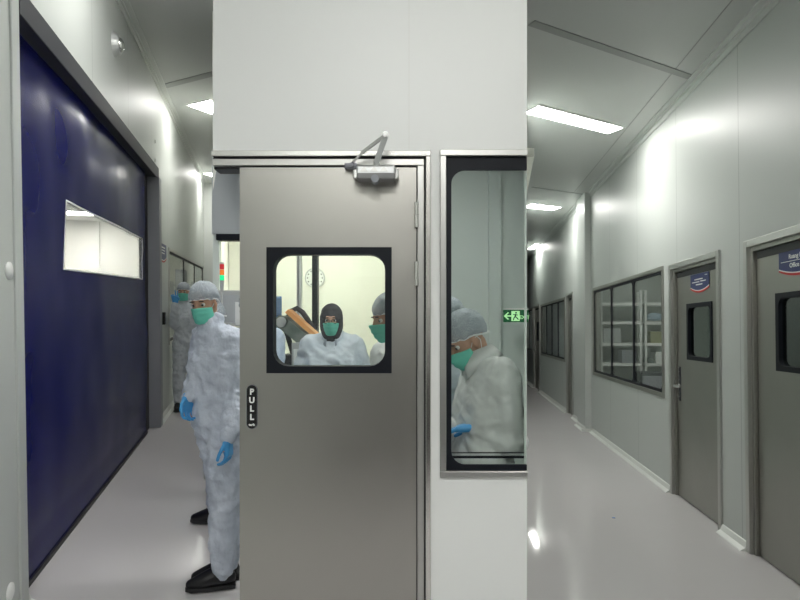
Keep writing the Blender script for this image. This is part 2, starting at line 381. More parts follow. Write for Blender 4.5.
# pull plate
pl = MB().prism(rrect(0, 0, .040, .158, .0199, 8), 0, .004).build('pull_plate', M['blackpl'], leaf); pl.matrix_local = T((mx(252.5), -.004, mz(406.5))) @ XM
pl['label'] = 'black rounded pull sign'
rimo = MB().ring(rrect(0, 0, .040, .158, .0199, 8), rrect(0, 0, .037, .155, .0184, 8), .0035, .005).build('rim', M['mgrey'], pl)
def text_mesh(txt, size, m, parent, matrix, extrude=.0006, name='lettering', align='CENTER', bold=0):
    c = D.curves.new('txt', 'FONT'); c.body = txt; c.size = size; c.extrude = extrude; c.align_x = align; c.align_y = 'CENTER'; c.offset = bold; c.resolution_u = 3
    o = D.objects.new('txt', c); COL.objects.link(o); bpy.context.view_layer.update()
    me = D.meshes.new_from_object(o.evaluated_get(bpy.context.evaluated_depsgraph_get()))
    D.objects.remove(o); D.curves.remove(c); me.name = name; me.materials.clear(); me.materials.append(m)
    n = link(name, me, parent); n.matrix_local = matrix; return n
for k, ch in enumerate('PULL'):
    text_mesh(ch, .0285, M['white'], pl, T((0, .053 - .0300 * k, .0053)), bold=.0011)
text_mesh('tarik', .012, M['white'], pl, T((0, -.0635, .0053)), bold=.0004)
def qx(p): return mx(p, 1.935)
def qz(p): return mz(p, 1.935)
# door closer
cl = empty('door_closer', T((0, 2.0, 0))); tag(cl, 'silver hydraulic door closer with bent arm at the top of the steel door', 'door closer')
s = MB(); s.box((qx(356.5), -.07, qz(178.5)), (qx(395.5), -.008, qz(165.3)), .006, 2); s.build('housing', M['alu'], cl)
s = MB(); s.box((qx(357), -.074, qz(179.5)), (qx(395), -.02, qz(173.2)), .004, 2); s.build('lower_cover', mat('closer_grey', (.22, .22, .22), .4), cl)
MB().box((qx(352.8), -.05, qz(177.2)), (qx(357.2), -.008, qz(167.5)), .003).build('end_cap', M['chrome'], cl); MB().box((qx(395), -.05, qz(177.2)), (qx(398.5), -.008, qz(167.5)), .003).build('end_cap', M['chrome'], cl)
s = MB(); s.cyl((qx(375.2), -.05, qz(180)), (qx(375.2), -.088, qz(180)), .0135, n=20); s.build('valve_knob', M['mgrey'], cl)
tri = MB()
for a in (364, 374, 384):
    tri.prism([(qx(a - 4), qz(172)), (qx(a), qz(166.5)), (qx(a + 4), qz(172))], -.0712, -.0700, lambda x, y, z: (x, z, y))
tri.build('triangle_marks', M['steel'], cl)
def bar(s, p0, p1, w, t):
    p0 = Vector(p0); p1 = Vector(p1); d = (p1 - p0).normalized(); a = Vector((0, 1, 0)); b = d.cross(a).normalized(); a = b.cross(d).normalized()
    vs = [s.bm.verts.new(p + a * (i * w / 2) + b * (j * t / 2)) for p in (p0, p1) for i, j in ((-1, -1), (1, -1), (1, 1), (-1, 1))]
    for f in ((0, 1, 2, 3), (7, 6, 5, 4), (0, 4, 5, 1), (1, 5, 6, 2), (2, 6, 7, 3), (3, 7, 4, 0)): s.bm.faces.new([vs[i] for i in f])
E1 = (qx(386), -.10, qz(139))
s = MB(); bar(s, (qx(376.5), -.075, qz(163.5)), E1, .008, .019); s.cyl((qx(376.5), -.06, qz(166)), (qx(376.5), -.06, qz(160)), .011); s.build('main_arm', M['alu'], cl)
s = MB(); bar(s, (qx(362), -.058, qz(152)), (E1[0], -.108, E1[2]), .007, .011); s.cyl((qx(350), -.03, qz(161.5)), (qx(364), -.062, qz(150.5)), .0045); s.cyl((E1[0], -.118, E1[2]), (E1[0], -.088, E1[2]), .010, n=14); s.build('forearm', M['chrome'], cl)
s = MB(); s.box((qx(343.5), -.034, qz(165.6)), (qx(356), -.012, qz(160.2)), .002); s.cyl((qx(350.5), -.045, qz(163)), (qx(350.5), -.012, qz(163)), .008)
for q in (345.5, 354): s.cyl((qx(q), -.038, qz(163)), (qx(q), -.03, qz(163)), .004)
s.build('bracket', M['mgrey'], cl)

# ------------------------------------------------------------------ middle: right window
W_ = mx(527) - mx(439.8); H_ = mz(150.2) - mz(476.8)
wn = window_unit('window_1', 'steel framed viewing window right of the steel door', Matrix(), XM, (mx(439.8) + W_ / 2, 2.0, (mz(150.2) + mz(476.8)) / 2), W_, H_, 1,
                 M['steel'], M['gasket'], fr=.0225, proud=.014, depth=.088, gap=.02, rad=.05, jamb_right=False)
for ch in list(wn.children):
    if ch.name.startswith('gasket') or ch.name.startswith('pane'): D.objects.remove(ch)
iw0, ih0 = W_ - .0225, H_ - .045; cxx = .01125
pts_o = [(cxx + iw0 / 2, ih0 / 2), (cxx - iw0 / 2, ih0 / 2), (cxx - iw0 / 2, -ih0 / 2), (cxx + iw0 / 2, -ih0 / 2)]
s = MB()
rr = .05; xi = cxx - iw0 / 2 + .019; yt = ih0 / 2 - .047; yb = -ih0 / 2 + .02; xr = cxx + iw0 / 2
out = [(xr, ih0 / 2)]; inn = [(xr, yt)]
for k in range(7):
    a = R(90 + 90 * k / 6); inn.append((xi + rr + rr * math.cos(a), yt - rr + rr * math.sin(a)))
    out.append((cxx + iw0 / 2, ih0 / 2) if k < 0 else ((xi + rr - (k / 3) * (xi + rr - (cxx - iw0 / 2)), ih0 / 2) if k <= 3 else (cxx - iw0 / 2, ih0 / 2 - (k - 3) / 3 * .1)))
for k in range(7):
    a = R(180 + 90 * k / 6); inn.append((xi + rr + rr * math.cos(a), yb + rr + rr * math.sin(a)))
    out.append((cxx - iw0 / 2, -ih0 / 2 + .1 - (k / 3) * .1) if k <= 3 else (cxx - iw0 / 2 + (k - 3) / 3 * .07, -ih0 / 2))
out.append((xr, -ih0 / 2)); inn.append((xr, yb))
for i in range(len(out) - 1):
    for z in (-.012, -.002):
        s.bm.faces.new([s.bm.verts.new((*p, z)) for p in (out[i], out[i + 1], inn[i + 1], inn[i])])
    s.bm.faces.new([s.bm.verts.new((*p, z)) for p, z in ((inn[i], -.012), (inn[i + 1], -.012), (inn[i + 1], -.002), (inn[i], -.002))])
bmesh.ops.remove_doubles(s.bm, verts=s.bm.verts, dist=1e-5)
s.build('gasket', M['gasket'], wn)
MB().box((cxx - iw0 / 2 + .002, -ih0 / 2 + .002, -.019), (xr, ih0 / 2 - .002, -.0125)).build('pane', M['glass'], wn)
s = MB(); s.box((xi, yb + .012, -.055), (xr, yb + .020, -.045)); s.box((xi, yb + .030, -.055), (xr, yb + .033, -.047)); s.build('glazing_bead', M['gasket'], wn)

# ------------------------------------------------------------------ left: roll-up curtain door
cd = empty('door_2', FL @ T((UL, 3.07, 0))); struct(cd, 'dark blue roll-up curtain door with a clear window strip', 'door')
def cu(v, w):   # outward billow of the curtain (towards the corridor)
    a = noise.noise(Vector((v * 1.3, w * 1.1, 3.1))) * .022 + noise.noise(Vector((v * 3.1, w * 2.3, 7.7))) * .006
    edge = math.exp(-((v - 3.45) / .18) ** 2) * .012 * noise.noise(Vector((w * 5, 0, 1)))
    top = .03 * math.exp(-((w - 2.45) / .32) ** 2) * math.exp(-((v - 1.7) / .9) ** 2)
    hem = -.008 * math.exp(-((w - .22) / .03) ** 2)
    f = min(1, w / .3) * min(1, (2.98 - w) / .3)
    return -.058 + (a + top) * f + edge + hem
V0, V1 = 0.0, 3.55
wv0, wv1, ww0, ww1 = .88, 3.40, 1.70, 2.115
vs = sorted({round(V0 + (V1 - V0) * i / 70, 4) for i in range(71)} | {wv0, wv1}); ws = sorted({round(2.96 * i / 60, 4) for i in range(61)} | {ww0, ww1})
def sheet(vs, ws, keep, off=0.):
    s = MB(); g = {}
    def P(i, j):
        if (i, j) not in g: g[(i, j)] = s.bm.verts.new((cu(vs[i], ws[j]) + off, vs[i], ws[j]))
        return g[(i, j)]
    for i in range(len(vs) - 1):
        for j in range(len(ws) - 1):
            if keep((vs[i] + vs[i + 1]) / 2, (ws[j] + ws[j + 1]) / 2): s.bm.faces.new((P(i, j), P(i + 1, j), P(i + 1, j + 1), P(i, j + 1)))
    return s
inside = lambda v, w: wv0 < v < wv1 and ww0 < w < ww1
def solidify(o, t):
    md = o.modifiers.new('thickness', 'SOLIDIFY'); md.thickness = t; md.offset = 0; return o
c = solidify(sheet(vs, ws, lambda v, w: not inside(v, w)).build('curtain', M['curtain'], cd, smooth=True), .004)
p = solidify(sheet(vs, ws, inside).build('window_strip', M['vinyl'], c, smooth=True), .002)
s = MB()
for a, b in (((wv0 - .015, ww0 - .012), (wv1 + .015, ww0)), ((wv0 - .015, ww1), (wv1 + .015, ww1 + .012)), ((wv0 - .015, ww0), (wv0, ww1)), ((wv1, ww0), (wv1 + .015, ww1))):
    n = 30; L = []
    hor = (b[0] - a[0]) > (b[1] - a[1])
    for k in range(n + 1):
        t = k / n
        if hor: q = [(a[0] + (b[0] - a[0]) * t, a[1]), (a[0] + (b[0] - a[0]) * t, b[1])]
        else: q = [(a[0], a[1] + (b[1] - a[1]) * t), (b[0], a[1] + (b[1] - a[1]) * t)]
        L.append([s.bm.verts.new((cu(*r) + .004, *r)) for r in q])
    for k in range(n): s.bm.faces.new((L[k][0], L[k + 1][0], L[k + 1][1], L[k][1]))
solidify(s.build('welded_border', M['white'], c, smooth=True), .003)
MB().box((-.15, 0.0, 2.86), (.025, 3.96, 2.99), .004).build('header', M['dgrey'], cd)
MB().box((-.14, 3.81, 0), (.05, 3.96, 2.86), .004).build('post', M['mgrey'], cd)
MB().box((-.12, 3.56, 0), (-.075, 3.81, 2.86)).build('side_guide', M['black'], cd)
MB().box((-.075, .0, 0), (-.045, 3.55, .03)).build('bottom_bar', M['black'], cd)
s = MB().box((UL, 2.98, 0), (UL + .022, 3.07, HL), .003); struct(s.build('trim_6', M['wall_l'], None, FL), 'pale vertical edge trim beside the blue curtain door', 'trim')
s = MB().box((UL, 2.2, 0), (UL + .012, 2.98, HL)); struct(s.build('trim_7', M['wall_l'], None, FL), 'pale cover panel left of the blue curtain door', 'trim')

# ------------------------------------------------------------------ side rooms seen through glass
def side_room(F, u0, u1, v0, v1, h, m, lamp, lab, sgn, c=(1, .985, .94)):
    s = MB(); t = .04
    s.box((u1, v0, -.02), (u1 + sgn * t, v1, h)); s.box((u0, v0 - t, -.02), (u1, v0, h)); s.box((u0, v1, -.02), (u1, v1 + t, h)); s.box((u0, v0, h), (u1, v1, h + t))
    struct(s.build('wall_' + lab.replace(' ', '_'), m, None, F), 'walls of the ' + lab.replace('_', ' '))
    if lamp:
        ceiling_light(F, ((u0 + u1) / 2, (v0 + v1) / 2, h), 1.3, .35, 90, lamp, 'ceiling light inside the ' + lab, c)
def ceiling_light(F, loc, L, W, rot, s, label, c=(1, .985, .94), group=None):
    r = empty('ceiling_light', F @ T(loc) @ Matrix.Rotation(R(rot), 4, 'Z')); tag(r, label, 'ceiling light', group)
    b = MB(); t = .018
    b.box((-L / 2, -W / 2, -.012), (L / 2, -W / 2 + t, 0)); b.box((-L / 2, W / 2 - t, -.012), (L / 2, W / 2, 0)); b.box((-L / 2, -W / 2 + t, -.012), (-L / 2 + t, W / 2 - t, 0)); b.box((L / 2 - t, -W / 2 + t, -.012), (L / 2, W / 2 - t, 0))
    b.build('light_frame', M['white'], r)
    MB().box((-L / 2 + t, -W / 2 + t, -.006), (L / 2 - t, W / 2 - t, -.001)).build('diffuser', lamp_mat(s, c), r)
    return r
S = 1.0
side_room(FL, -1.25, -4.4, 2.7, 7.6, 2.42, mat('wall_white', (.88, .88, .85), .5), 0, 'room behind the blue curtain', -1)
ceiling_light(FL, (-1.9, 6.85, 2.42), .5, .35, 0, 50, 'ceiling light visible through the window strip of the blue curtain')
ceiling_light(FL, (-2.9, 4.9, 2.42), 1.2, .35, 90, 40, 'ceiling light inside the room behind the blue curtain')
struct(MB().box((-1.30, 2.7, 2.42), (-1.25, 7.6, 3.05)).build('wall_leak_block', M['wall_room'], None, FL), 'unseen block above the curtain room, added against light leaks')  # closure added to keep light from leaking round the curtain
s = MB().box((-1.89, 7.57, 0), (-1.84, 7.6, 2.42)); struct(s.build('trim_8', M['white'], None, FL), 'joint profile in the curtain room', 'trim')
side_room(FL, -1.25, -3.3, 7.7, 13.4, 2.9, M['wall_cream'], 26, 'left corridor side room', -1)
side_room(FR, UR + .13, UR + 2.2, 5.15, 9.75, 2.8, mat('wall_store', (.50, .53, .50), .5), 14, 'store room', 1)
side_room(FR, UR + .13, UR + 2.2, 2.0, 5.08, 2.8, mat('wall_office', (.35, .38, .36), .5), 5, 'office room', 1)
side_room(FR, UR + .13, UR + 2.2, 10.0, 18.0, 2.8, M['wall_grey'], 12, 'far store room', 1)

# ------------------------------------------------------------------ ceiling lights of the place
G1 = 'recessed light panels of the corridors and hall'
aL = 44; aR = 52
ceiling_light(FL, (-.565, 7.86, HL), .46, .42, -45, aL * .8, 'recessed light panel in the left corridor ceiling above the masked people')
ceiling_light(FL, (-.55, 3.7, HL), 1.0, .3, -35, aL * .7, 'unseen added light panel above the near end of the blue curtain door')  # lamp out of view, added to light the near left corridor
ceiling_light(FL, (-.75, 12.2, HL), .5, .35, -35, aL, 'recessed light panel at the far end of the left corridor')
ceiling_light(FR, (1.18, 5.86, HR), 1.22, .235, 35, aR, 'nearer recessed strip light in the right corridor ceiling')
ceiling_light(FR, (1.43, 9.93, HR), .66, .30, 32, aR, 'farther recessed strip light in the right corridor ceiling')
ceiling_light(FR, (1.9, 14.6, HR), .2, .9, 5, aR * .8, 'recessed strip light at the far end of the right corridor')
ceiling_light(FR, (1.15, 1.6, HR), 1.2, .235, 35, aR * .4, 'recessed strip light above the near end of the right corridor')
hallc = (1, .99, .965)
ceiling_light(FL, (-.55, -1.2, HL), 1.2, .35, 90, 40, 'unseen light panel added behind the viewer for the front wall, left side', hallc)  # added lamp out of view, brightens the front wall
ceiling_light(FR, (.75, -1.3, HR), 1.2, .35, 90, 40, 'unseen light panel added behind the viewer for the front wall, right side', hallc)  # its pair on the right, also added for the front wall
ceiling_light(Matrix(), (-.42, 3.3, 3.0), .95, .3, 0, 20, 'light panel in the ceiling of the inner room, left side', hallc)
ceiling_light(Matrix(), (.32, 3.4, 3.0), .6, .3, 0, 20, 'light panel in the ceiling of the inner room, right side', hallc)
ceiling_light(Matrix(), (-1.0, 6.1, 3.0), 1.2, .4, 0, 24, 'light panel in the ceiling of the glazed room', (1, .98, .90))

# ------------------------------------------------------------------ corridor trims
def strip(name, F, p, q, w, t, m, lab):
    p = Vector(p); q = Vector(q); d = (q - p); L = d.length; ang = math.atan2(d.y, d.x)
    mm = F @ T(p) @ Matrix.Rotation(ang, 4, 'Z')
    return struct(MB().box((0, -w / 2, -t), (L, w / 2, 0)).build(name, m, None, mm), lab, 'trim')
strip('trim_9', FL, (-1.09, 7.30, HL), (-.40, 6.64, HL), .10, .006, M['ceiltrim'], 'flat grey joint strip across the left corridor ceiling')
strip('trim_10', FR, (UR - .06, 4.97, HR), (.50, 3.97, HR), .07, .006, M['ceiltrim'], 'flat grey joint strip across the right corridor ceiling')
strip('trim_11', FR, (UR - .06, 9.1, HR), (1.08, 8.55, HR), .035, .005, M['ceiltrim'], 'second joint strip across the right corridor ceiling')
strip('trim_12', FR, (UR - .25, -3, HR), (UR - .25, 8.9, HR), .008, .003, M['ceiltrim'], 'thin long joint in the right corridor ceiling')
for F, u, sg, h, v0, v1, n, m in ((FL, UL, 1, HL, -3, 13.2, 'trim_13', M['trim']), (FR, UR, -1, HR, -3, 8.95, 'trim_14', M['trim']), (FR, UR, -1, HR, 9.55, 17.8, 'trim_15', M['trim'])):
    s = MB(); s.box((u, v0, h - .075), (u + sg * .012, v1, h), .002); s.box((u, v0, h - .012), (u + sg * .075, v1, h), .002)
    s.box((u + sg * .012, v0, h - .03), (u + sg * .03, v1, h - .012))
    struct(s.build(n, m, None, F), 'angled coving along the %s wall and ceiling' % ('left' if sg > 0 else 'right'), 'trim')
def coving(name, F, u, sg, v0, v1):
    s = MB(); pr = [(0, 0), (sg * .055, 0), (sg * .050, .006), (sg * .022, .024), (sg * .008, .06), (0, .065)]
    s.prism(pr, v0, v1, lambda x, y, z: (u + x, z, y)); struct(s.build(name, M['cove'], None, F), 'white coved skirting', 'skirting')
coving('baseboard_left', FL, UL, 1, -3, 3.1); coving('baseboard_left', FL, UL, 1, 7.04, 13.2)
for a, b in ((-3, 3.15), (4.22, 4.60), (5.66, 8.95), (9.55, 10.33), (10.95, 14.55), (15.7, 18)): coving('baseboard_right', FR, UR, -1, a, b)
coving('baseboard_right', FR, 1.93, -1, 8.95, 9.55)
s = MB().box((1.87, 8.90, 0), (UR, 8.95, .05), .004); struct(s.build('baseboard_pilaster', M['cove'], None, FR), 'white coved foot of the pilaster', 'skirting')
s = MB().box((-1.65, Y2 - .05, 0), (1.1, Y2, .26), .01); struct(s.build('baseboard_room', M['cove']), 'white kerb along the partition of the inner room', 'skirting')

# ------------------------------------------------------------------ right wall windows and doors
window_unit('window_2', 'three pane steel framed window in the right corridor wall, nearest', FR, XR, (UR, 7.31, 1.5475), 2.98, 1.315, 3, M['steeldark'], M['gasket'], fr=.045, depth=.1, gap=.03, rad=.06)
window_unit('window_3', 'four pane steel framed window in the right corridor wall beyond the pilaster', FR, XR, (UR, 12.725, 1.5825), 3.25, 1.255, 4, M['steeldark'], M['gasket'], fr=.045, depth=.1)
window_unit('window_4', 'farthest steel framed window in the right corridor wall', FR, XR, (UR, 16.725, 1.5825), 1.55, 1.255, 2, M['steeldark'], M['gasket'], fr=.045, depth=.1)
window_unit('window_5', 'three pane steel framed window in the left corridor wall', FL, XL, (UL, 10.42, 1.507), 5.08, 1.282, 3, M['steel'], M['gasket'], fr=.04, depth=.1, gap=.03)
# the reveal sills of the inner glazing
def shield(parent, matrix, w, h, lines, divider=None, dashes=None):
    sg = empty('sign', Matrix()); sg.parent = parent; sg.matrix_local = matrix; sg['label'] = 'navy blue room sign with a red curved edge'
    def arc(y, drop, n=14): return [(-w / 2 + w * k / n, y - drop * (1 - (2 * k / n - 1) ** 2)) for k in range(n + 1)]
    d = h * .22
    top = [(w / 2, h / 2), (-w / 2, h / 2)]
    MB().prism(arc(-h * .22, d) + top, 0, .004).build('plate', M['navy'], sg)
    MB().prism(arc(-h * .27, d) + arc(-h * .22, d)[::-1], 0, .004).build('white_band', M['white'], sg)
    MB().prism(arc(-h * .35, d * 1.1) + arc(-h * .27, d)[::-1], 0, .004).build('red_band', M['red'], sg)
    for t, x, y, sz in lines: text_mesh(t, sz, M['white'], sg, T((x, y, .0045)), align='CENTER', bold=.0005)
    if divider is not None: MB().box((-w * .44, divider - h * .012, .004), (w * .44, divider + h * .012, .0055)).build('divider_line', M['white'], sg)
    for x0, x1, y, t in (dashes or []): MB().box((x0, y - t / 2, .004), (x1, y + t / 2, .0052)).build('lettering', M['white'], sg)
    return sg
def corridor_door(n, label, v0, v1, h, F=FR, X=XR, u=UR, handle=True, win=True, sign=None):
    W = v1 - v0; root = empty('door_%d' % n, F @ T((u, (v0 + v1) / 2, 0)) @ X); struct(root, label, 'door')
    f = .05
    s = MB()
    for x in (-1, 1): s.box((x * W / 2, 0, -.12), (x * (W / 2 - f), h, .016), .003)
    s.box((-W / 2 + f, h - f, -.12), (W / 2 - f, h, .016), .003); s.build('outer_frame', M['steel'], root)
    s = MB()
    for x in (-1, 1): s.box((x * (W / 2 - f), 0, -.12), (x * (W / 2 - f - .03), h - f, -.012), .002)
    s.box((-W / 2 + f + .03, h - f - .03, -.12), (W / 2 - f - .03, h - f, -.012), .002); s.build('inner_frame', M['steeldark'], root)
    s = MB().box((-W / 2 + .10, h - f - .085, -.055), (W / 2 - .12, h - f - .034, -.028), .003); s.build('closer_rail', M['black'], root)
    a = W / 2 - f - .035; z0, z1 = 1.295, 1.80; x0, x1 = -.215, .30
    lf = MB(); 
    if win:
        A = [-a, x0, x1, a]; B = [.01, z0, z1, h - f - .035]
        for i in range(3):
            for j in range(3):
                if i == 1 and j == 1: continue
                lf.box((A[i], B[j], -.075), (A[i + 1], B[j + 1], -.035))
    else: lf.box((-a, .01, -.075), (a, h - f - .035, -.035))
    leaf = lf.build('door_leaf', M['steeldark'], root)
    if win:
        cx, cz = (x0 + x1) / 2, (z0 + z1) / 2
        MB().ring(rectmatch(cx, cz, x1 - x0, z1 - z0), rrect(cx, cz, x1 - x0 - .07, z1 - z0 - .07, .05), -.08, -.028).build('window_surround', M['gasket'], leaf)
        MB().box((x0 + .005, z0 + .005, -.058), (x1 - .005, z1 - .005, -.052)).build('pane', M['glassdark'], leaf)
    if handle:
        hx = -a + .055
        s = MB(); s.box((hx - .02, .90, -.035), (hx + .02, 1.22, -.030), .001)
        s.build('lock_plate', M['dgrey'], leaf)
        s = MB(); s.cyl((hx, 1.04, -.035), (hx, 1.04, .02), .010); s.box((hx - .012, 1.03, .010), (hx + .13, 1.052, .028), .005, 2); s.cyl((hx, 1.04, -.03), (hx, 1.04, -.022), .024)
        s.build('handle', M['chrome'], leaf)
        MB().cyl((hx, .94, -.03), (hx, .94, -.018), .012).build('lock_cylinder', M['chrome'], leaf)
        for k in range(4): MB().cyl((hx, 1.10 + .037 * k, -.03), (hx, 1.10 + .037 * k, -.020), .009).build('lock_button', M['chrome'], leaf)
    return root, leaf
r1, leaf1 = corridor_door(3, 'stainless steel door with small window and lever handle beside the three pane window', 4.60, 5.66, 2.19)
shield(leaf1, T((.065, 1.975, -.034)), .37, .15, [], None, [(-.10, .07, .028, .009), (-.15, .0, .005, .008), (.02, .13, .008, .008), (-.07, .06, -.018, .010), (.11, .155, .055, .006)])
r2, leaf2 = corridor_door(4, 'stainless steel office door at the right edge, sign reading Ruang and Office', 3.15, 4.22, 2.19, handle=False)
shield(leaf2, T((.045, 1.985, -.034)), .43, .15, [('Ruang Kantor', .01, .034, .041), ('Office Room', .01, -.022, .041)], .006)
corridor_door(5, 'narrow dark steel door just beyond the pilaster', 10.33, 10.95, 2.26, win=False, handle=False)
corridor_door(6, 'far dark steel door of the right corridor', 14.55, 15.70, 2.25, handle=True)

# ------------------------------------------------------------------ store room contents
def shelving(F, X, loc, W, Hh, Dp, levels, label, m):
    r = empty('shelving_unit', F @ T(loc) @ X); tag(r, label, 'shelving')
    for x in (0, W - .035):
        for z in (0, -Dp + .035): MB().box((x, 0, z - .035), (x + .035, Hh, z), .003).build('upright', m, r)
    for y in levels: MB().box((0, y, -Dp), (W, y + .045, 0), .003).build('shelf', m, r)
    return r
XF = XM
shelving(FR, XF, (2.90, 9.2, 0), .75, 2.2, .42, (.5, 1.00, 1.32, 1.66, 1.96), 'white shelving unit seen through the right pane of the nearest corridor window', M['white'])
shelving(FR, XF, (2.22, 9.2, 0), .64, 2.2, .42, (.5, 1.00, 1.32, 1.66, 1.96), 'white shelving unit seen through the middle pane of the nearest corridor window', M['white'])
def boxy(name, F, p, q, m, label, cat, grp=None, bev=.006):
    p = Vector(p); q = Vector(q); c = (p + q) / 2; c.z = min(p.z, q.z)
    o = MB().box(p - c, q - c, bev).build(name, m, None, F @ T(c)); tag(o, label, cat, grp); return o
boxy('storage_box', FR, (3.08, 9.24, 1.047), (3.36, 9.5, 1.22), M['white'], 'white box on the shelf behind the right pane of the corridor window', 'box')
boxy('storage_box', FR, (2.96, 9.24, 1.047), (3.06, 9.5, 1.13), M['machine'], 'small greenish box left of the white box behind the right pane', 'box')
boxy('storage_box', FR, (3.0, 9.24, 1.367), (3.3, 9.5, 1.55), mat('olive_carton', (.30, .31, .16), .6), 'olive carton on the middle shelf behind the right pane', 'box')
boxy('storage_box', FR, (2.28, 9.24, 1.367), (2.55, 9.5, 1.6), M['greybox'], 'grey box on the middle shelf behind the middle pane', 'box')
boxy('storage_box', FR, (2.56, 9.24, 1.047), (2.78, 9.5, 1.25), M['mgrey'], 'dark grey box on the lower shelf behind the middle pane', 'box')
o = MB().ball((0, 0, .06), .11, (1.25, .9, .6)).ball((-.03, 0, .03), .10, (1.3, 1, .28)).build('helmet', mat('pale_blue_plastic', (.4, .52, .62), .35), None, FR @ T((3.12, 9.40, 1.725)), smooth=True); tag(o, 'pale blue rounded helmet on the upper shelf behind the right pane', 'helmet')
cb = empty('cabinet', FR @ T((3.1, 8.8, 0)) @ XF); tag(cb, 'dark grey low cabinet in front of the shelving behind the corridor window', 'cabinet')
MB().box((-.38, 0, -.3), (.5, .93, 0), .01).build('body', M['dgrey'], cb)
MB().box((-.37, .05, 0), (.055, .88, .015), .004).build('door', M['mgrey'], cb); MB().box((.065, .05, 0), (.49, .88, .015), .004).build('door', M['mgrey'], cb)
bd = empty('notice_board', FR @ T((2.45, 6.6, 1.62)) @ XF) if 0 else None
# things behind the left corridor window
lk_ = empty('locker', FL @ T((-1.37, 11.4, 0)) @ XF); tag(lk_, 'tall grey locker seen through the left corridor window', 'locker')
MB().box((-.10, 0, -.4), (.07, 2.0, 0), .01).build('body', M['mgrey'], lk_)
MB().box((-.09, .06, 0), (.06, 1.94, .012), .004).build('door', M['greybox'], lk_)
shelving(FL, XF, (-1.75, 12.75, 0), .46, 1.8, .35, (.3, .95, 1.3, 1.7), 'steel shelving seen through the far pane of the left corridor window', M['greybox'])
boxy('storage_box', FL, (-1.50, 10.2, 0), (-1.29, 10.6, 1.40), M['white'], 'white cabinet standing before the grey locker in the left corridor window', 'cabinet')

# ------------------------------------------------------------------ small things on the walls
def bumper(F, loc, sg, lab):
    o = MB().ball((0, 0, 0), .036, (.45, 1, 1)).cyl((0, 0, 0), (sg * .006, 0, 0), .04, n=20).build('wall_bumper', M['white'], None, F @ T(loc), smooth=True); tag(o, lab, 'door stop')
bumper(FL, (UL + .012, 2.925, 1.645), 1, 'white domed bumper on the pale panel left of the blue curtain')
bumper(FL, (UL + .012, 2.875, .175), 1, 'white domed bumper near the floor left of the blue curtain')
bumper(FL, (UL + .004, 7.12, 1.70), 1, 'small white bumper on the wall right of the blue curtain door post')
bumper(FL, (UL + .004, 7.16, .30), 1, 'lowest small white bumper right of the blue curtain door post')
nz = empty('sprinkler_outlet', FL @ T((UL, 5.04, 3.55)) @ XL); tag(nz, 'round metal outlet with a cone nozzle high on the left wall', 'wall outlet')
MB().cyl((0, 0, 0), (0, 0, .045), .10, .075, n=28).build('flange', M['alu'], nz); MB().ball((0, 0, .045), .055, (1, 1, .6)).build('nozzle', M['chrome'], nz, smooth=True)
for z, y in ((2.86 + .42, 6.72), (2.86 + .26, 6.72)):
    pass
for k, (v, w) in enumerate(((6.9, 3.26), (6.9, 3.05))):
    o = MB().cyl((0, 0, 0), (.008, 0, 0), .022, n=14).build('screw_cap', M['chrome'], None, FL @ T((UL, v, w))); tag(o, '%s small round screw cap above the corner of the blue curtain door' % ('upper' if k == 0 else 'lower'), 'screw cap')
sg = empty('wall_sign', FL @ T((UL, 7.44, 2.05)) @ XL); tag(sg, 'navy shield shaped room sign on the wall beside the left corridor window', 'sign')
sh = shield(sg, Matrix(), .52, .21, [], None, [(-.18, .15, .06, .016), (-.18, .15, .025, .012), (-.14, .12, -.01, .012)])
sw = empty('access_switch', FL @ T((UL, 7.40, 1.24)) @ XL); tag(sw, 'black and white access switch on the wall right of the blue curtain door', 'switch')
MB().box((-.10, -.075, 0), (-.01, .075, .04), .006).build('reader', M['blackpl'], sw); MB().box((.02, -.07, 0), (.12, .07, .02), .004).build('plate', M['white'], sw); MB().box((.05, -.03, .02), (.09, .03, .027), .002).build('button', M['blackpl'], sw)
o = MB().box((-.012, -.008, 0), (.012, .008, .003), .001).build('tape_scrap', M['bluep'], None, FR @ T((1.27, 4.85, 0))); tag(o, 'tiny blue scrap lying on the right corridor floor', 'scrap')
# clock
ck = empty('wall_clock', T((mx(315, 7.19), 7.2, mz(278, 7.19))) @ XM); tag(ck, 'round white wall clock behind the black mullion', 'clock')
MB().cyl((0, 0, 0), (0, 0, .02), .12, n=32).build('face', M['white'], ck); 
MB().ring([(.128 * math.cos(2 * PI * k / 32), .128 * math.sin(2 * PI * k / 32)) for k in range(32)], [(.116 * math.cos(2 * PI * k / 32), .116 * math.sin(2 * PI * k / 32)) for k in range(32)], 0, .035).build('rim', M['greybox'], ck)
for k in range(12):
    a = 2 * PI * k / 12; MB().cyl((.095 * math.sin(a), .095 * math.cos(a), .02), (.095 * math.sin(a), .095 * math.cos(a), .023), .009, n=8).build('hour_mark', M['dgrey'], ck)
for a, l in ((R(60), .055), (R(200), .08)): 
    s = MB(); s.tube([(0, 0, .024), (l * math.sin(a), l * math.cos(a), .024)], .004, 6).build('hand', M['black'], ck)
